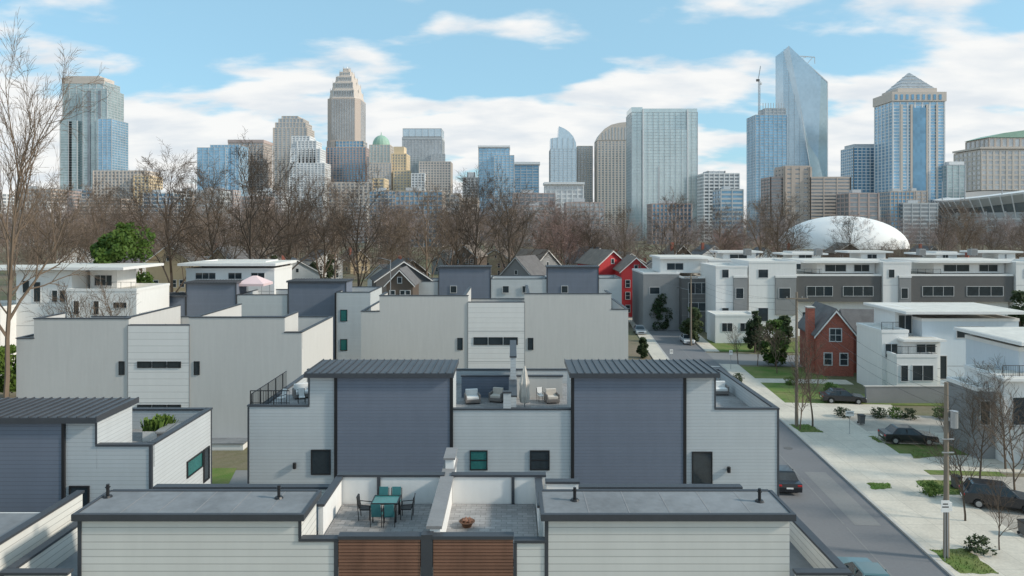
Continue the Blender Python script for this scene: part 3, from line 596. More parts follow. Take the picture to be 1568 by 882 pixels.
# ---------------------------------------------------------------- cars
def car(x,y,rot,mat,L=4.6,W=1.82,H=1.45,suv=False,z=.01):
    o=Obj('parked_car' if not suv else 'parked_suv',(x,y,z),rot)
    h=W/2; k=1.15 if suv else 1.0; H=H*k
    body=[(-L/2,.35),(-L/2+.03,.62*k),(-L/2+.12,.78*k),(-L*.2,.92*k),(L*.30,.95*k),(L/2-.05,.90*k),(L/2,.6),(L/2-.04,.32)]
    def arch(cx): return [(cx+.36*math.cos(a),.33+.36*math.sin(a)) for a in [math.pi*i/6 for i in range(7)]]
    low=[(L/2-.04,.25)]+[(p[0],max(.22,p[1])) for p in arch(L*.31)]+[(p[0],max(.22,p[1])) for p in arch(-L*.31)]+[(-L/2+.02,.25)]
    prof=body+low
    n=len(prof); vs=[];
    for xx in (-h,h): vs+=[(x+xx,y+p[0],z+p[1]) for p in prof]
    fs=[tuple(range(n)),tuple(range(2*n-1,n-1,-1))]+[(i,i+n,(i+1)%n+n,(i+1)%n) for i in range(n)]
    o.add('body',mat,vs,fs)
    f0,f1,r1,r0=(-L*.23,-L*.06,L*.26,L*.37) if not suv else (-L*.22,-L*.08,L*.38,L*.45)
    zb=.92*k; hb=h-.04; ht=h-.22
    def cab(part,m,zs,a0,a1,b1,b0,i0,i1):
        v=[(x-i0,y+a0,zs[0]),(x+i0,y+a0,zs[0]),(x+i0,y+b0,zs[0]),(x-i0,y+b0,zs[0]),(x-i1,y+a1,zs[1]),(x+i1,y+a1,zs[1]),(x+i1,y+b1,zs[1]),(x-i1,y+b1,zs[1])]
        o.add(part,m,v,[(3,2,1,0),(4,5,6,7),(0,1,5,4),(1,2,6,5),(2,3,7,6),(3,0,4,7)])
    cab('windows','win',(z+zb-.02,z+H-.06),f0,f1,r1,r0,hb,ht)
    cab('roof',mat,(z+H-.065,z+H),f1-.02,f1+.08,r1-.1,r1+.03,ht+.015,ht-.06)
    for s in(-1,1):
        o.box('pillar',mat,x+s*(hb-.09),x+s*(hb-.05),y+L*.08,y+L*.08+.09,z+zb-.02,z+H-.07)
        o.add('a_pillar',mat,[(x+s*(hb+.005),y+f0-.03,z+zb-.03),(x+s*(hb+.005),y+f0+.06,z+zb-.03),(x+s*(ht+.01),y+f1+.07,z+H-.05),(x+s*(ht+.01),y+f1-.03,z+H-.05),(x+s*(hb-.06),y+f0-.03,z+zb-.03),(x+s*(hb-.06),y+f0+.06,z+zb-.03),(x+s*(ht-.05),y+f1+.07,z+H-.05),(x+s*(ht-.05),y+f1-.03,z+H-.05)],[(0,1,2,3),(7,6,5,4),(0,4,5,1),(1,5,6,2),(2,6,7,3),(3,7,4,0)])
        o.add('c_pillar',mat,[(x+s*(hb+.005),y+r0-.16,z+zb-.03),(x+s*(hb+.005),y+r0+.02,z+zb-.03),(x+s*(ht+.01),y+r1+.02,z+H-.05),(x+s*(ht+.01),y+r1-.14,z+H-.05),(x+s*(hb-.06),y+r0-.16,z+zb-.03),(x+s*(hb-.06),y+r0+.02,z+zb-.03),(x+s*(ht-.05),y+r1+.02,z+H-.05),(x+s*(ht-.05),y+r1-.14,z+H-.05)],[(0,1,2,3),(7,6,5,4),(0,4,5,1),(1,5,6,2),(2,6,7,3),(3,7,4,0)])
        o.box('mirror',mat,x+s*h,x+s*(h+.16),y+f0+.2,y+f0+.3,z+.9*k,z+1.02*k)
        o.box('headlamp','lampg',x+s*(h-.42),x+s*(h-.08),y-L/2-.01,y-L/2+.1,z+.58*k,z+.70*k); o.box('tail_lamp','redl',x+s*(h-.35),x+s*(h-.03),y+L/2-.1,y+L/2+.012,z+.68*k,z+.82*k)
        for w in(-L*.31,L*.31):
            o.cyl('wheel','tyre',(x+s*(h-.22),y+w,z+.32),(x+s*(h+.01),y+w,z+.32),.32,n=18); o.cyl('hubcap','steel',(x+s*(h+.005),y+w,z+.32),(x+s*(h+.02),y+w,z+.32),.2,n=10)
    o.box('grille','black',x-.5,x+.5,y-L/2-.012,y-L/2+.05,z+.4,z+.58); o.box('number_plate','white',x-.25,x+.25,y+L/2-.02,y+L/2+.015,z+.5,z+.62)
    o.done(.035)
def rcar(s,t,mat,flip=False,**k): p=RD(s,t); car(p[0],p[1],-ra+(math.pi if flip else 0),mat,**k)
rcar(-5.35,13,'car_black',True); rcar(-5.35,-2.5,'car_blue',True); rcar(-5.35,26,'car_silver',True)
car(X(1530,49),49,1.2,'car_black',suv=True,z=.08); car(X(1290,78),78,1.4,'car_black',z=.08)
car(X(1400,62.5),63.5,1.45,'car_black',z=.13); car(X(984,125),128,-.05,'car_silver',z=.02)
rcar(-1.4,78,'car_white'); 
# ---------------------------------------------------------------- poles, wires, signs
def pole(x,y,h,arm=True,tr=False):
    o=Obj('utility_pole',(x,y,0)); o.cyl('pole','woodpole',(x,y,0),(x,y,h),.17,.11,10)
    if arm:
        o.box('crossarm','woodpole',x-1.1,x+1.1,y-.16,y-.06,h-.7,h-.58)
        for s in(-1,-.5,.5,1): o.cyl('insulator','steel',(x+s,y-.11,h-.58),(x+s,y-.11,h-.42),.04,n=6)
    if tr:
        o.cyl('transformer','steel',(x+.38,y-.1,h-2.7),(x+.38,y-.1,h-1.7),.24,n=12); o.box('transformer_bracket','steel',x+.05,x+.2,y-.14,y-.05,h-2.3,h-2.1)
        o.box('meter_box','white',x-.15,x+.15,y-.32,y-.16,3.0,3.5); o.cyl('conduit','steel',(x-.05,y-.2,0),(x-.05,y-.2,3),.04,n=6)
        for zz in (h-3.4,h-4.2): o.box('cable_bracket','steel',x-.35,x+.35,y-.2,y-.12,zz,zz+.06)
    o.done()
pole(X(1449,41.5),41.5,10.6,False,True); pole(X(1223,68),68.5,13.4,True,False); pole(X(1058,115),115,12,True); pole(X(981,150),150,12,True)
pp=[(X(1449,41.5)+7,5,11),(X(1449,41.5),41.5,10.2),(X(1223,68),68.5,12.8),(X(1058,115),115,11.4),(X(981,150),150,11.4)]
o=Obj('overhead_wires',(0,0,0))
for k,(a,b) in enumerate(zip(pp[:-1],pp[1:])):
    for off,dz in ((-.9,0),(.9,0),(0,-1.2)):
        pr=None
        for i in range(13):
            t=i/12; q=(a[0]+(b[0]-a[0])*t+off,a[1]+(b[1]-a[1])*t-.11,a[2]+(b[2]-a[2])*t+dz-1.1*4*t*(1-t))
            if pr: o.cyl('wire','black',pr,q,.010,n=4)
            pr=q
o.done()
def sign(x,y,h,w=.45,hh=.6,z0=.12):
    o=Obj('street_sign',(x,y,z0)); o.cyl('post','steel',(x,y,z0),(x,y,z0+h),.03,n=6); o.box('panel','white',x-w/2,x+w/2,y-.05,y-.03,z0+h-hh,z0+h); o.box('panel_border','black',x-w/2+.06,x+w/2-.06,y-.056,y-.051,z0+h-hh*.6,z0+h-hh*.5);o.box('panel_border','black',x-w/2+.1,x+w/2-.1,y-.056,y-.051,z0+h-hh*.35,z0+h-hh*.25); o.done()
sign(X(1447,41.0),41.0,3.6,.5,.7); sign(X(1301,66),66,2.2,.8,.5); sign(*RD(.8,56),2.6); sign(*RD(-7.3,56),2.6)
def lamp(x,y,h=8):
    o=Obj('street_lamp',(x,y,0)); o.cyl('pole','steel',(x,y,0),(x,y,h),.09,.06,8); o.cyl('arm','steel',(x,y,h-.1),(x-1.6,y,h+.3),.04,n=6); o.box('lamp_head','dgrey',x-2.2,x-1.5,y-.13,y+.13,h+.24,h+.38); o.done()
lamp(*RD(.9,90)); lamp(X(598,120),120,14)
for s,t in ((7.6,13),(7.6,30),(7.5,5)):
    bx,by=RD(s,t); o=Obj('wheelie_bin',(bx,by,.12)); o.prismz('body','dgrey',[(bx-.22,by-.25),(bx+.22,by-.25),(bx+.22,by+.25),(bx-.22,by+.25)],.2,1.0,1.2); o.box('lid','black',bx-.3,bx+.3,by-.34,by+.32,1.0,1.06); o.cyl('wheel','tyre',(bx-.28,by+.22,.22),(bx-.2,by+.22,.22),.1,n=10); o.cyl('wheel','tyre',(bx+.2,by+.22,.22),(bx+.28,by+.22,.22),.1,n=10); o.done()
# ---------------------------------------------------------------- trees
def segmesh(name,segs,mat,n=3):
    vs=[];fs=[]
    cs=[(math.cos(2*math.pi*i/n),math.sin(2*math.pi*i/n)) for i in range(n)]
    for p0,p1,r0,r1 in segs:
        d=(p1-p0)
        if d.length<1e-5: continue
        d.normalize(); a=d.orthogonal().normalized(); b=d.cross(a); k=len(vs)
        for c,s in cs: vs.append(tuple(p0+(a*c+b*s)*r0))
        for c,s in cs: vs.append(tuple(p1+(a*c+b*s)*r1))
        for i in range(n): fs.append((k+i,k+(i+1)%n,k+(i+1)%n+n,k+i+n))
    me=bpy.data.meshes.new(name); me.from_pydata(vs,[],fs); me.materials.append(MT[mat]); return me
def tree_segs(seed,H,levels=4,tw=.022,spread=.75,kids=(8,7,5,4),trunk=.22,rad=None):
    R=random.Random(seed); segs=[]
    rad=rad or H*.014
    def rv(): 
        v=Vector((R.gauss(0,1),R.gauss(0,1),R.gauss(0,1))); return v.normalized()
    def grow(p,d,L,r,lev):
        n=(8,5,4,3,2)[min(lev,4)]; pts=[(p.copy(),r)]
        r1=max(tw*.5,r*(.3 if lev<3 else .5)); q=p.copy()
        for i in range(n):
            q2=q+d*(L/n); rr0=r+(r1-r)*i/n; rr1=r+(r1-r)*(i+1)/n
            segs.append((q,q2,rr0,rr1)); pts.append((q2,rr1)); q=q2
            d=(d+rv()*(.10 if lev==0 else .2)+Vector((0,0,.07 if lev<3 else -.01))).normalized()
        if lev>=levels: return
        K=kids[min(lev,len(kids)-1)]
        for j in range(K):
            t=(trunk+(1-trunk)*(j+R.random()*.8)/K) if lev==0 else (.22+.78*(j+R.random())/K)
            t=min(t,.999); i=int(t*n); f=t*n-i; bp=pts[i][0].lerp(pts[i+1][0],f); br=pts[i][1]*(1-f)+pts[i+1][1]*f
            az=R.uniform(0,6.283) if lev else j*2.4+R.uniform(-.5,.5)
            ax=(pts[i+1][0]-pts[i][0]).normalized(); o1=ax.orthogonal().normalized(); o2=ax.cross(o1)
            ang=(spread*R.uniform(.7,1.3))*(1.15-.45*t if lev==0 else 1)
            dd=(ax*math.cos(ang)+(o1*math.cos(az)+o2*math.sin(az))*math.sin(ang)).normalized()
            LL=L*((.62-.28*t) if lev==0 else (.62-.2*t))*R.uniform(.8,1.2)
            grow(bp,dd,LL,max(tw,min(br*.72,r*.5)),lev+1)
    grow(Vector((0,0,0)),Vector((R.uniform(-.04,.04),R.uniform(-.04,.04),1)).normalized(),H*.88,rad,0)
    return segs
fs_=[tree_segs(s,25,4,.032,.72,(9,6,5,4)) for s in range(4)]
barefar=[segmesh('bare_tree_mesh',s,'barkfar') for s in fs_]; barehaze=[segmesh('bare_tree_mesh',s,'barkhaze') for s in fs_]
barered=segmesh('bare_tree_mesh',tree_segs(21,20,4,.035,.6,(10,6,5,4)),'barkred')
barenear=[segmesh('branches',tree_segs(s,28,4,.028,.68,(10,7,6,5),.2),'bark') for s in (11,12,13)]
bareleft=segmesh('branches',tree_segs(17,30,4,.02,.62,(11,7,5,4),.3,.42),'bark',4)
baresmall=[segmesh('branches',tree_segs(s,7,3,.012,.6,(10,7,5,4),.25,.09),'bark') for s in (31,32)]
def inst(me,name,x,y,s,parent=None,rz=None,sx=1.0):
    o=bpy.data.objects.new(name,me); COL.objects.link(o); o.location=(x,y,-.05); o.scale=(s*sx,s*sx,s); o.rotation_euler=(0,0,R.uniform(0,6.28) if rz is None else rz)
    if parent: o.parent=parent
    return o
mass=bpy.data.objects.new('distant_bare_trees',None); COL.objects.link(mass)
R=random.Random(3)
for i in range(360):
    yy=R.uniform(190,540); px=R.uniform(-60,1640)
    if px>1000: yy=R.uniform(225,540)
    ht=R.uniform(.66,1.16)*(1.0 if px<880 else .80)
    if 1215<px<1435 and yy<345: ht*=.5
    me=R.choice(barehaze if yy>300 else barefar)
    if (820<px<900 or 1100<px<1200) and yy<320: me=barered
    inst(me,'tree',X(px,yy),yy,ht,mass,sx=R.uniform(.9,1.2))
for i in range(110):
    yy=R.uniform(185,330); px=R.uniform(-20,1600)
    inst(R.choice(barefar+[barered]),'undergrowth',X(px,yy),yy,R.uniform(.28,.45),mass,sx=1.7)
inst(bareleft,'bare_tree',X(8,62),62,1.0,rz=1.0,sx=.62)
for px,yy,zt in ((265,140,29),(330,150,28),(385,135,30),(440,150,28),(495,160,25.5),(550,150,27),(600,180,24),(655,165,25),(725,175,28),(780,180,29),(700,200,26),(85,150,24),(215,165,25),(150,180,25),(860,200,23),(905,200,22),(955,215,22),(1035,215,25),(1190,220,26),(1300,240,20),(1165,215,24),(1105,235,23),(1480,240,24)):
    inst(R.choice(barenear),'bare_tree',X(px,yy),yy,zt/28.0)
for px,py,h in ((1244,655,8),(1225,660,5.5),(1190,573,6),(1130,558,5),(1500,735,6),(1540,720,7),(1478,800,5.5),(1555,770,6.5),(1465,670,5),(1530,845,4),(1520,690,7),(1160,560,5),(1490,700,6),(1560,690,7),(1445,690,4)):
    d=gd(py); inst(R.choice(baresmall),'bare_street_tree',X(px,d),d,h/7.0,sx=1.1)
for px in (120,180): inst(baresmall[0],'bare_street_tree',X(px,88),88,1.6)
def leafy(name,x,y,H,W,mat,seed,n=6000,conical=False,ls=.28,z0=.18,trunk=True):
    R=random.Random(seed); o=Obj(name,(x,y,0))
    if trunk: 
        o.cyl('trunk','bark',(x,y,0),(x,y,H*.8),H*.018+.05,.04,8)
        for k in range(9):
            a=k*2.4; z=H*(.22+.06*k); o.cyl('limb','bark',(x,y,z),(x+W*.36*math.cos(a)*(1-.07*k),y+W*.36*math.sin(a)*(1-.07*k),z+H*.12),.07,.02,5)
    cl=[]
    for i in range(46):
        t=R.random(); zz=H*(z0+(1-z0)*t)
        if conical: rr=W/2*(1-t)**.8*1.0+.1
        else: rr=W/2*math.sqrt(max(.03,1-(2*t-.85)**2*.85)) if t<.95 else W*.12
        a=R.uniform(0,6.28); q=R.uniform(.35,.95)*rr
        cl.append((Vector((x+q*math.cos(a),y+q*math.sin(a),zz)),W*R.uniform(.09,.17)))
    vs=[];fs=[]
    for i in range(n):
        c,r=R.choice(cl); v=Vector((R.gauss(0,1),R.gauss(0,1),R.gauss(0,.8))); v=v.normalized()*r*R.uniform(.6,1.15); p=c+v
        if p.z>H: continue
        a=Vector((R.gauss(0,1),R.gauss(0,1),R.gauss(0,1))).normalized(); b=a.orthogonal().normalized(); s=ls*R.uniform(.6,1.2)
        k=len(vs); vs+=[p-a*s,p+b*s*.5,p+a*s,p-b*s*.5]; fs.append((k,k+1,k+2,k+3))
    o.add('foliage',mat,vs,fs); return o.done()
leafy('magnolia_tree',X(190,108),108,20.3,10.5,'leaf',1,12000,ls=.36,z0=.1)
leafy('evergreen_tree',X(12,80),80,6,4,'leaf',2,3000)
for i,(px,py,h,w) in enumerate(((1156,540,6.5,3.5),(1188,560,6.5,4.0),(1012,505,7,4.5),(1062,525,6,3.8),(985,548,3,1.6),(1200,530,5,3))):
    d=gd(py); leafy('evergreen_tree',X(px,d),d,h,w,'leafd' if i!=1 else 'leaf',10+i,3500,i in(0,),.25,.08)
leafy('evergreen_tree',X(1562,95),95,11,5,'leafd',30,3500,True,.25,.05)
for i in range(12):
    px=R.choice([R.uniform(230,600),R.uniform(980,1500)]); yy=R.uniform(190,260); leafy('cedar_tree',X(px,yy),yy,R.uniform(7,12),R.uniform(4,6),'leafd',50+i,1300,True,.5,.05)
for i,(px,py) in enumerate(((1345,640),(1372,640),(1392,642),(1425,760),(1290,640),(1490,760),(1130,585),(1210,590),(1500,850),(1270,600),(1410,600),(1440,640),(1465,645))):
    d=gd(py); leafy('shrub',X(px,d),d,1.1,1.6,'leafl' if i%2 else 'leafd',80+i,700,False,.1,.05,False)
# ---------------------------------------------------------------- skyline
def tower_box(o,x0,x1,y0,y1,z0,z1,glass,frame,fl=3.9,col=6.0,bh=1.0,pw=1.0):
    o.box('glazing',glass,x0,x1,y0,y1,z0,z1)
    if bh:
        n=int((z1-z0)/fl)
        for i in range(n+1):
            z=z0+(z1-z0)*i/max(n,1); o.box('floor_band',frame,x0-.25,x1+.25,y0-.25,y1+.25,z-bh/2,z+bh/2)
    if pw:
        n=max(1,int((x1-x0)/col))
        for i in range(n+1):
            x=x0+(x1-x0)*i/n; o.box('pier',frame,x-pw/2,x+pw/2,y0-.5,y0+.1,z0,z1+.4)
        m=max(1,int((y1-y0)/col))
        for i in range(m+1):
            y=y0+(y1-y0)*i/m
            for xx in (x0,x1): o.box('pier',frame,xx-.45,xx+.45,y-pw/2,y+pw/2,z0,z1+.38)
def T(name,px0,px1,py,d,glass,frame,dep=30,**k):
    o=Obj(name,(X((px0+px1)/2,d),d,0)); tower_box(o,X(px0,d),X(px1,d),d,d+dep,0,Z(py,d),glass,frame,**k); return o
def addt(o,px0,px1,py,d,glass,frame,dep=30,z0=0,**k): tower_box(o,X(px0,d),X(px1,d),d,d+dep,z0,Z(py,d),glass,frame,**k)
d=950; o=T('residential_tower',96,158,124,d,'g_teal','s_grey',40,fl=3.4,bh=.5,col=8,pw=.6); addt(o,92,118,185,d-6,'g_teal','s_grey',30,fl=3.4,bh=.5,col=8,pw=.6); addt(o,127,164,136,d-5,'g_teal','s_grey',40,fl=3.4,bh=.5,col=7,pw=.5); addt(o,150,171,182,d-8,'g_blue','s_grey',40,fl=3.4,bh=.6,col=6,pw=.4)
o.box('crown','s_beige',X(99,d),X(152,d),d+2,d+36,Z(122,d),Z(116,d)); o.box('crown','s_beige',X(95,d),X(160,d),d-.6,d+.8,Z(128,d),Z(119,d))
for px in (112,140,156): o.box('balcony_stack','g_dark',X(px,d)-2,X(px,d)+2,d-6.0 if px<120 else d-5.8,d-5.6,20,Z(140 if px>120 else 187,d))
o.done()
o=T('office_building',143,222,262,800,'g_dark','s_beige',30,fl=3.6,col=4,bh=1.6,pw=1.6); addt(o,205,228,270,795,'g_dark','s_gold',30,fl=3.6,col=4,bh=1.6,pw=1.6); o.done()
o=T('parking_garage',120,185,305,700,'g_dark','s_tan',30,fl=3.2,col=9,bh=1.6,pw=1); o.done()
o=T('glass_office_tower',302,345,226,1000,'g_blue','s_grey',35,fl=3.9,col=7,bh=.4,pw=.4); addt(o,322,366,222,1012,'g_blue','s_grey',35,fl=3.9,col=5,bh=.4,pw=.5); o.done()
o=T('brown_office_tower',350,403,219,1080,'g_grey','s_tan',40,fl=3.9,col=5,bh=1.5,pw=1.4); o.box('roof_band','s_pink',X(349,1080),X(404,1080),1079,1121,Z(219,1080)+.5,Z(214,1080)); o.done()
d=1250; o=T('round_topped_tower',419,470,196,d,'g_grey','s_beige',45,fl=3.9,col=7,bh=1.2,pw=2.4)
for k,(a,b,t,bt) in enumerate(((422,468,188,196),(427,464,182,188),(432,456,178,182))): addt(o,a,b,t,d+1+k,'g_grey','s_beige',38-k*3,z0=Z(bt,d)+.7,fl=3.9,col=6,bh=1.0,pw=1.6)
o.done()
d=1050; o=T('white_condominium_tower',443,497,250,d,'g_grey','s_white',34,fl=3.3,col=5,bh=1.3,pw=1.6)
for a,b,t in ((445,490,228),(447,474,209),(455,484,216)): addt(o,a,b,t,d+2+(t%3),'g_grey','s_white',30,z0=Z(250,d)+.8,fl=3.3,col=5,bh=1.3,pw=1.6)
o.done()
d=1350; o=Obj('crowned_skyscraper',(X(525,d),d,0)); cx=X(525,d)
def oct_(w,y):
    c=w*.28; return [(cx-w+c,y),(cx+w-c,y),(cx+w,y+c),(cx+w,y+2*w-c),(cx+w-c,y+2*w),(cx-w+c,y+2*w),(cx-w,y+2*w-c),(cx-w,y+c)]
steps=[(26.5,215,345),(25.5,150,215),(23.5,136,150),(20,124,136),(15.5,114,124),(10.5,106,114),(5.5,100,106)]
for w,t,bt in steps:
    ww=w*d/F; yc=d+(26.5-w)*d/F
    z0=Z(bt,d)+.01 if bt<345 else 0; z1=Z(t,d)
    o.prismz('shaft','s_tan' if w>24 else 's_beige',oct_(ww,yc),z0,z1,1 if w>24 else .9)
    n=max(2,int(2*ww/4.6))
    for i in range(n):
        x=cx-ww*.70+ (1.40*ww)*(i+.5)/n
        o.box('window_strip','g_grey',x-.75,x+.75,yc-.35 if w>24 else yc+.4,yc+2.2,z0+1,z1-2)
        y=yc+ww+(-.72*ww)+(1.44*ww)*(i+.5)/n
        if w>24: o.box('window_strip','g_grey',cx+ww-1,cx+ww+.3,y-.75,y+.75,z0+1,z1-2); o.box('window_strip','g_grey',cx-ww-.3,cx-ww+1,y-.75,y+.75,z0+1,z1-2)
    if 5<w<25:
        for i in range(8):
            a,b=oct_(ww*.93,yc+ww*.07)[i]; o.cyl('crown_spire','s_beige',(a,b,z1-6),(a,b,z1+4),.8,.2,4)
z=Z(101,d); o.cyl('mast','s_white',(cx,d+34,z),(cx,d+34,Z(96,d)),3,.6,8); o.done()
o=T('brick_office_tower',500,560,226,1120,'g_deep','s_pink',40,fl=3.9,col=5,bh=1.5,pw=2.0); addt(o,514,556,216,1122,'g_deep','s_beige',30,z0=Z(225,1120),fl=3.9,col=5,bh=1,pw=1); addt(o,561,569,240,1121,'g_grey','s_pink',30,fl=3.9,col=5,bh=1,pw=1.6); o.done()
d=1080; o=T('copper_domed_tower',566,597,222,d,'g_teal','s_beige',30,fl=3.9,col=5,bh=1,pw=1.6); xc=X(581,d); o.sphere('dome','copper',(xc,d+15,Z(222,d)),14,14,17,16,8,True); o.cyl('finial','copper',(xc,d+15,Z(207,d)),(xc,d+15,Z(200,d)),1.2,.3,6); o.done()
o=T('golden_stone_building',600,622,236,1000,'g_dark','s_gold',35,fl=3.9,col=4,bh=1.9,pw=2.2); addt(o,603,628,262,990,'g_dark','s_gold',9,fl=3.9,col=4,bh=1.8,pw=2.0); o.box('penthouse','s_gold',X(602,1000),X(618,1000),1004,1028,Z(236,1000)+1,Z(224,1000)); addt(o,566,599,250,996,'g_grey','s_beige',30,fl=3.9,col=4,bh=1.6,pw=1.6); o.done()
d=1300; o=T('grey_glass_tower',616,677,214,d,'g_grey','s_grey',45,fl=3.9,col=6,bh=.6,pw=.6); o.box('mechanical_crown','s_grey',X(616,d)-.6,X(677,d)+.6,d-.6,d+46,Z(214,d)+.5,Z(210,d)); addt(o,617,676,197,d,'g_silver','s_grey',44,z0=Z(209,d),fl=12,col=12,bh=1,pw=.8); addt(o,660,681,236,d-9,'g_grey','s_grey',8,fl=3.9,bh=1,col=6,pw=.5); o.done()
d=980; o=T('gridded_office_building',642,690,248,d,'g_dark','s_beige',30,fl=3.6,col=4,bh=1.5,pw=1.3); addt(o,630,650,266,d-12,'g_dark','s_white',11,fl=3.6,col=4,bh=1.5,pw=1.3); o.done()
o=T('low_stone_building',502,570,280,850,'g_dark','s_beige',30,fl=4,col=5,bh=1.8,pw=2); addt(o,571,588,274,852,'g_dark','s_gold',30,fl=4,col=5,bh=1.8,pw=2); o.done()
o=T('small_office_building',709,732,272,1000,'g_dark','s_grey',25,fl=4,col=5,bh=1.6,pw=1.3); addt(o,716,727,264,1010,'g_grey','s_white',10,z0=Z(271,1000),fl=4,bh=1,pw=1); o.done()
o=T('blue_glass_tower',733,780,227,900,'g_blue','s_grey',35,fl=3.4,col=5,bh=.7,pw=.5); addt(o,757,787,238,892,'g_blue','s_grey',7,fl=3.4,col=5,bh=.9,pw=.8); o.box('roof_frame','s_white',X(732,900),X(781,900),898,937,Z(226,900),Z(223,900)); o.done()
o=T('dark_glass_office',788,825,253,1000,'g_deep','s_grey',35,fl=3.9,col=8,bh=1,pw=.8); o.box('roof_slab','s_white',X(787,1000),X(827,1000),998,1036,Z(252,1000),Z(248,1000)); o.done()
d=1150; o=T('sail_topped_tower',843,883,228,d,'g_silver','s_grey',40,fl=3.9,col=7,bh=.6,pw=.5)
pts=[(X(843,d),Z(228,d)+.5),(X(883,d),Z(228,d)+.5)]+[(X(p,d),Z(q,d)) for p,q in ((882,218),(878,209),(872,202),(865,197),(856,193),(855,210),(843,212))]
o.prism('sail_crown','g_silver',pts,d+1,d+30)
for i in range(5): o.box('crown_rib','s_grey',X(846+i*8,d)-.4,X(846+i*8,d)+.4,d+.5,d+.99,Z(228,d),Z(211,d))
o.done()
o=T('beige_slim_tower',884.5,907,224,1180,'g_grey','s_beige',35,fl=3.9,col=5,bh=1.5,pw=1.8); o.done()
o=T('white_low_building',835,893,284,820,'g_grey','s_white',25,fl=5,col=6,bh=2,pw=1.5); o.box('parapet','s_white',X(833,820),X(895,820),817,846,Z(282.5,820),Z(279,820)); o.done()
d=1150; o=T('barrel_topped_tower',915,963,216,d,'g_grey','s_beige',40,fl=3.9,col=5.5,bh=1.3,pw=2.6)
pts=[(X(914,d),Z(215,d)),(X(964,d),Z(215,d)),(X(964,d),Z(190,d)),(X(958,d),Z(187,d)),(X(948,d),Z(188,d)),(X(936,d),Z(191,d)),(X(926,d),Z(197,d)),(X(919,d),Z(205,d))]
o.prism('barrel_crown','s_beige',pts,d-.6,d+40.5)
for i in range(8): o.box('crown_window','g_grey',X(923+i*4.9,d)-.8,X(923+i*4.9,d)+.8,d-.9,d-.62,Z(214,d),Z(204-min(i,3)*3,d))
o.done()
d=900; o=T('broad_glass_tower',967,1068,172,d,'g_pale','s_grey',40,fl=3.9,col=7,bh=.3,pw=.3); o.box('crown_fin','g_pale',X(967,d),X(984,d),d+.5,d+38,Z(172,d)+.5,Z(164,d)); o.box('crown_fin','g_pale',X(984,d)+.01,X(1068,d),d+1,d+3,Z(172,d)+.5,Z(166,d))
addt(o,984,1052,198,d-3,'g_pale','s_grey',2.4,fl=3.9,col=7,bh=.35,pw=.3)
for px in (984,1052): o.box('facade_fin','s_white',X(px,d)-.7,X(px,d)+.7,d-4,d-.6,0,Z(168,d))
for px in (1008,1030): o.box('plant_strip','s_grey',X(px,d)-1.2,X(px,d)+1.2,d-3.6,d-3.3,Z(310,d),Z(255 if px<1020 else 300,d))
o.done()
o=T('low_grey_office',1078,1132,266,850,'g_dark','s_white',30,fl=4,col=6,bh=1.8,pw=1.2); addt(o,1084,1110,262,856,'g_grey','s_grey',20,z0=Z(265,850),fl=4,bh=1,pw=1); o.done()
d=980; o=T('blue_glass_tower',1157,1205,176,d,'g_blue','s_grey',36,fl=3.9,col=6,bh=.7,pw=.5); addt(o,1172,1203,166,d+4,'g_grey','s_grey',28,z0=Z(175,d),fl=3,col=5,bh=1,pw=.8)
for i in range(9): o.cyl('rebar_column','s_grey',(X(1170+i*4,d),d+4,Z(166,d)),(X(1170+i*4,d),d+4,Z(157,d)),.5,n=4)
o.done()
def crane(x,y,z0,z1,jx0,jx1,jz):
    o=Obj('tower_crane',(x,y,0)); 
    for sx in(-1,1):
        for sy in(-1,1): o.cyl('mast','steel',(x+sx,y+sy,z0),(x+sx,y+sy,z1),.28,n=4)
    n=int((z1-z0)/4)
    for i in range(n): o.cyl('brace','steel',(x-1,y-1,z0+4*i),(x+1,y-1,z0+4*i+4),.18,n=4); o.cyl('brace','steel',(x+1,y-1,z0+4*i),(x-1,y-1,z0+4*i+4),.18,n=4)
    o.cyl('jib','steel',(jx0,y,jz[0]),(jx1,y,jz[1]),.6,n=4); o.cyl('jib','steel',(jx0,y,jz[0]-2),(jx1,y,jz[1]-2),.4,n=4)
    for i in range(12): 
        t=i/12;t2=(i+.5)/12; o.cyl('jib_brace','steel',(jx0+(jx1-jx0)*t,y,jz[0]+(jz[1]-jz[0])*t-2),(jx0+(jx1-jx0)*t2,y,jz[0]+(jz[1]-jz[0])*t2),.25,n=4)
    o.box('counterweight','dgrey',jx0-3,jx0+1,y-1.5,y+1.5,jz[0]-5,jz[0]-2); o.box('cab','s_white',x+1.2,x+3.5,y-1.5,y+1,z1-5,z1-2.5); o.done()
d=985; crane(X(1161,d),d-4,0,Z(125,d),X(1160,d),X(1163,d),(Z(120,d),Z(102,d)))
d=1100; o=Obj('slanted_glass_skyscraper',(X(1235,d),d,0))
a,b,c=X(1204,d),X(1211,d),X(1267,d); D2=d+45
V=[(a,d+12,0),(c,d,0),(c,D2,0),(a,D2,0),(a,d+12,Z(76,d)),(b,d+8,Z(68,d)),(c,d,Z(126,d)),(c,D2,Z(126,d)),(a,D2,Z(76,d))]
o.add('glazing','g_silver',V,[(0,1,6,5,4),(1,2,7,6),(2,3,8,7),(3,0,4,8),(4,5,8),(5,6,7,8)])
def tower_top(x): 
    return Z(68,d)+(Z(126,d)-Z(68,d))*max(0,(x-b))/(c-b) if x>b else Z(76,d)+(Z(68,d)-Z(76,d))*(x-a)/(b-a)
def yfront(x): return d+12+(d-(d+12))*(x-a)/(c-a)
z=4
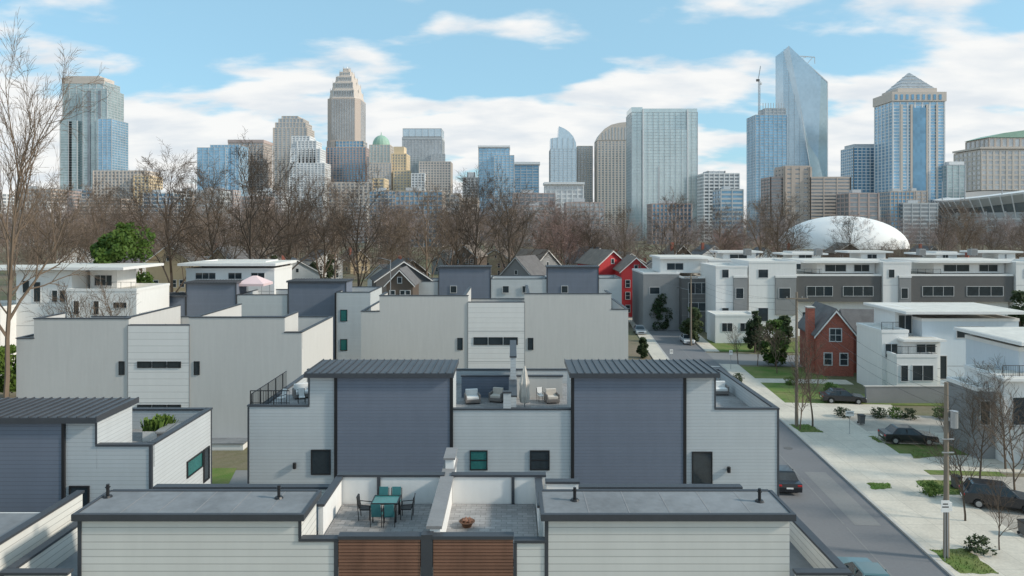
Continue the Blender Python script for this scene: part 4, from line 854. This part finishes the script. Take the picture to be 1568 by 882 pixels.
while z<Z(72,d):
    xr=c if z<=Z(126,d) else b+(c-b)*(z-Z(68,d))/(Z(126,d)-Z(68,d))
    o.add('floor_line','s_grey',[(a,yfront(a)-.3,z),(xr,yfront(xr)-.3,z),(xr,yfront(xr)-.3,z+.45),(a,yfront(a)-.3,z+.45)],[(0,1,2,3)])
    if z<Z(126,d): o.box('floor_line','s_grey',c,c+.3,d,D2,z,z+.45)
    z+=4.2
for i in range(1,8):
    x=a+(c-a)*i/8; o.box('mullion','s_grey',x-.2,x+.2,yfront(x)-.4,yfront(x),0,tower_top(x))
# angled facet proud of the front
o.add('facet','g_pale',[(X(1216,d),yfront(X(1216,d))-.45,Z(82,d)),(X(1248,d),yfront(X(1248,d))-2.2,Z(300,d)),(c,d-.7,Z(300,d)),(c,d-.45,Z(128,d))],[(0,1,2,3)])
o.cyl('edge_fin','s_white',(b,yfront(b)-.3,Z(68,d)),(c,d-.3,Z(126,d)),.9,n=4); o.cyl('edge_fin','s_white',(c,d-.2,0),(c,d-.2,Z(126,d)),.8,n=4)
o.cyl('facet_line','s_white',(X(1216,d),yfront(X(1216,d))-.6,Z(80,d)),(X(1248,d),yfront(X(1248,d))-2.3,Z(300,d)),.5,n=4)
o.done()
o=Obj('roof_crane',(X(1240,d),d+20,0)); y=d+20; o.cyl('boom','s_grey',(X(1217,d),y,Z(80,d)),(X(1256,d),y,Z(83,d)),.9,n=4); o.cyl('boom','s_grey',(X(1256,d),y,Z(83,d)),(X(1256,d),y,Z(93,d)),.6,n=4); o.cyl('strut','s_grey',(X(1228,d),y,Z(88,d)),(X(1244,d),y,Z(82,d)),.7,n=4)
o.cyl('strut','s_grey',(X(1240,d),y,Z(98,d)),(X(1252,d),y,Z(84,d)),.7,n=4); o.done()
o=T('brown_parking_deck',1241,1302,272,700,'g_dark','s_tan',30,fl=3.4,col=12,bh=1.9,pw=1.0); addt(o,1202,1240,256,703,'g_dark','s_tan',26,fl=4.5,col=8,bh=3.2,pw=4); addt(o,1180,1201,272,705,'g_dark','s_pink',26,fl=3.4,col=8,bh=1.8,pw=1); o.done()
o=T('banded_glass_office',1307,1364,226,900,'g_deep','s_white',34,fl=3.9,col=5,bh=1.1,pw=1.0); o.box('penthouse','s_grey',X(1310,900),X(1364,900),904,930,Z(226,900)+.6,Z(220,900)); o.done()
d=850; o=T('pyramid_topped_tower',1367,1446,156,d,'g_blue','s_white',42,fl=3.9,col=8,bh=.9,pw=2.0)
for px in (1380,1395,1419,1434): o.box('bay_pier','s_beige',X(px,d)-1.3,X(px,d)+1.3,d-1.4,d-.52,0,Z(160,d))
o.box('blue_bay','g_deep',X(1397,d),X(1417,d),d-1.2,d-.53,0,Z(165,d)); o.box('blue_bay','g_deep',X(1437,d),X(1449,d),d+4,d+30,0,Z(183,d))
o.box('cornice','s_beige',X(1365,d),X(1448,d),d-2,d+44,Z(155,d),Z(141,d)); 
for i in range(9): o.box('arch_window','g_deep',X(1371+i*8.4,d)-1.6,X(1371+i*8.4,d)+1.6,d-2.3,d-2.01,Z(153,d),Z(145,d))
xa,xb=X(1377,d),X(1437,d); o.prismz('attic','s_beige',[(xa,d+3),(xb,d+3),(xb,d+40),(xa,d+40)],Z(141,d),Z(134,d)); o.prismz('pyramid_roof','g_grey',[(xa+2,d+4),(xb-2,d+4),(xb-2,d+39),(xa+2,d+39)],Z(134,d),Z(106,d),.04)
for i in range(4):
    z0=Z(134,d)+(Z(106,d)-Z(134,d))*(i+.5)/4.5; k=1-(i+.5)/4.5*.96; xc=(xa+xb)/2; yc=d+21.5; w=(xb-xa-4)/2*k; o.box('roof_rib','s_white',xc-w-.3,xc+w+.3,yc-17.5*k-.4,yc+17.5*k+.4,z0,z0+.5)
o.done()
o=T('teal_glass_office',1450,1478,253,840,'g_teal','s_grey',30,fl=3.9,col=6,bh=.6,pw=.6); o.box('roof_box','s_white',X(1455,840),X(1478,840),842,860,Z(252.5,840)+.4,Z(247,840)); o.done()
d=1000; o=T('green_roofed_hall',1502,1640,230,d,'g_grey','s_beige',60,fl=7,col=9,bh=2.4,pw=3); o.box('cornice','s_beige',X(1500,d),X(1640,d),d-2,d+62,Z(229,d)+1,Z(225,d)); addt(o,1514,1640,212,d+4,'g_grey','s_tan',50,z0=Z(225,d)+.1,fl=8,col=9,bh=2,pw=3)
pts=[(X(1514,d),Z(211,d)+1),(X(1640,d),Z(211,d)+1),(X(1640,d),Z(196,d)),(X(1570,d),Z(199,d)),(X(1540,d),Z(203,d))]; o.prism('curved_roof','copper',pts,d+3,d+55); o.done()
# stadium bowl, centre well to the right so that only its near-left part is in view
cx,cy=632,800; o=Obj('football_stadium',(cx,cy,0))
def ell(rx,ry,z,n=96): return [(cx+rx*math.cos(2*math.pi*i/n),cy+ry*math.sin(2*math.pi*i/n),z-(7*math.cos(4*math.pi*i/n) if z>45 else 0)) for i in range(n)]
def band(part,mat,r0,r1):
    n=len(r0); o.add(part,mat,r0+r1,[(i,(i+1)%n,(i+1)%n+n,i+n) for i in range(n)])
band('outer_wall','s_grey',ell(112,106,0),ell(116,110,34)); band('concourse','g_dark',ell(116,110,34),ell(120,114,46)); band('upper_deck','s_grey',ell(120,114,46),ell(127,121,54)); band('rim','s_white',ell(127,121,54),ell(128,122,56)); band('canopy','s_white',ell(128,122,56),ell(112,104,59)); band('seating','mgrey',ell(112,104,58),ell(66,60,20))
for i in range(72):
    t=2*math.pi*i/72; c_,s_=math.cos(t),math.sin(t); o.cyl('rib','s_white',(cx+117*c_,cy+111*s_,28),(cx+129*c_,cy+123*s_,55-7*math.cos(2*t)),.6,n=4)
    if i%2==0: o.cyl('column','s_white',(cx+114*c_,cy+108*s_,0),(cx+117.5*c_,cy+111.5*s_,35),1.0,n=4)
for zz in (10,18,26): band('ring_beam','s_white',ell(115.5,109.5,zz),ell(115.6,109.6,zz+1.6))
for i in (34,38,42,46): 
    t=2*math.pi*i/72; o.cyl('light_mast','steel',(cx+124*math.cos(t),cy+118*math.sin(t),44),(cx+124*math.cos(t),cy+118*math.sin(t),72),.5,n=4)
o.done()
d=340; o=Obj('fabric_sports_dome',(X(1326,d),d+20,0)); o.sphere('membrane','domew',(X(1326,d),d+25,8),33,25,17,32,12,True)
o.done(smooth=True)
R=random.Random(9); 
for i in range(44):
    d=R.uniform(620,1000); px=R.uniform(-40,1480); w=R.uniform(18,45); py=R.uniform(290,320)
    x=X(px,d); o=Obj('low_city_building',(x,d,0)); tower_box(o,x,x+w,d,d+25,0,Z(py,d),R.choice(['g_dark','g_grey','g_deep']),R.choice(['s_tan','s_beige','s_white','s_grey','s_pink']),fl=4,col=R.choice([4,6,8]),bh=R.choice([1.2,1.8]),pw=R.choice([.8,1.6]))
    o.box('roof_plant','s_grey',x+w*.2,x+w*.5,d+5,d+12,Z(py,d)+1,Z(py,d)+4); o.done()
# ---------------------------------------------------------------- light
AZ=math.radians(102); EL=math.radians(30)
sun=bpy.data.lights.new('sun','SUN'); sun.energy=3.3; sun.angle=math.radians(5); sun.color=(1,.91,.78)
so=bpy.data.objects.new('sun',sun); COL.objects.link(so)
S=Vector((math.cos(EL)*math.sin(AZ),math.cos(EL)*math.cos(AZ),math.sin(EL)))
so.rotation_euler=S.to_track_quat('Z','Y').to_euler()
w=bpy.data.worlds.new('World'); scene.world=w; w.use_nodes=True; nt=w.node_tree; bg=nt.nodes['Background']
sk=nt.nodes.new('ShaderNodeTexSky'); sk.sky_type='NISHITA'; sk.sun_disc=False; sk.sun_elevation=EL; sk.sun_rotation=AZ; sk.air_density=1.0; sk.dust_density=1.0; sk.ozone_density=1.5
tc=nt.nodes.new('ShaderNodeTexCoord'); sp=nt.nodes.new('ShaderNodeSeparateXYZ'); nt.links.new(tc.outputs['Generated'],sp.inputs[0])
zz=math_(nt,'ADD',math_(nt,'MAXIMUM',sp.outputs[2],0.0),.20)
cb=nt.nodes.new('ShaderNodeCombineXYZ'); nt.links.new(math_(nt,'DIVIDE',sp.outputs[0],zz),cb.inputs[0]); nt.links.new(math_(nt,'MULTIPLY',math_(nt,'DIVIDE',sp.outputs[1],zz),1.5),cb.inputs[1])
n1=nt.nodes.new('ShaderNodeTexNoise'); n1.inputs['Scale'].default_value=1.55; n1.inputs['Detail'].default_value=10; n1.inputs['Roughness'].default_value=.50; n1.inputs['Distortion'].default_value=.1
nt.links.new(cb.outputs[0],n1.inputs['Vector'])
lowb=ramp(nt,sp.outputs[2],.26,-.01,.04,.24)
f=math_(nt,'ADD',n1.outputs['Fac'],lowb)
mask=nt.nodes.new('ShaderNodeMapRange'); mask.interpolation_type='SMOOTHSTEP'; mask.inputs[1].default_value=.49; mask.inputs[2].default_value=.60; nt.links.new(f,mask.inputs[0])
n2=nt.nodes.new('ShaderNodeTexNoise'); n2.inputs['Scale'].default_value=3.2; n2.inputs['Detail'].default_value=6; nt.links.new(cb.outputs[0],n2.inputs['Vector'])
cc=mixc(nt,ramp(nt,n2.outputs['Fac'],0,1,.36,.6),(6.6,6.95,7.3),(8.3,8.25,8.1))
skc=mixc(nt,1.0,sk.outputs[0],(1.1,1.4,1.5),'MULTIPLY')
skc=mixc(nt,.6,skc,(3.6,6.2,7.6))
out=mixc(nt,math_(nt,'MULTIPLY',mask.outputs[0],.95),skc,cc)
nt.links.new(out,bg.inputs['Color']); bg.inputs['Strength'].default_value=.118
# ---------------------------------------------------------------- camera
cam=bpy.data.cameras.new('camera'); cam.sensor_width=36; cam.lens=F/1568*36; cam.shift_y=-(441-HZ)/1568; cam.clip_end=9000; cam.clip_start=.5
co=bpy.data.objects.new('camera',cam); COL.objects.link(co); co.location=(0,0,CH); co.rotation_euler=(math.radians(90),0,0); scene.camera=co
scene.view_settings.view_transform='Standard'; scene.view_settings.look='None'; scene.view_settings.exposure=0
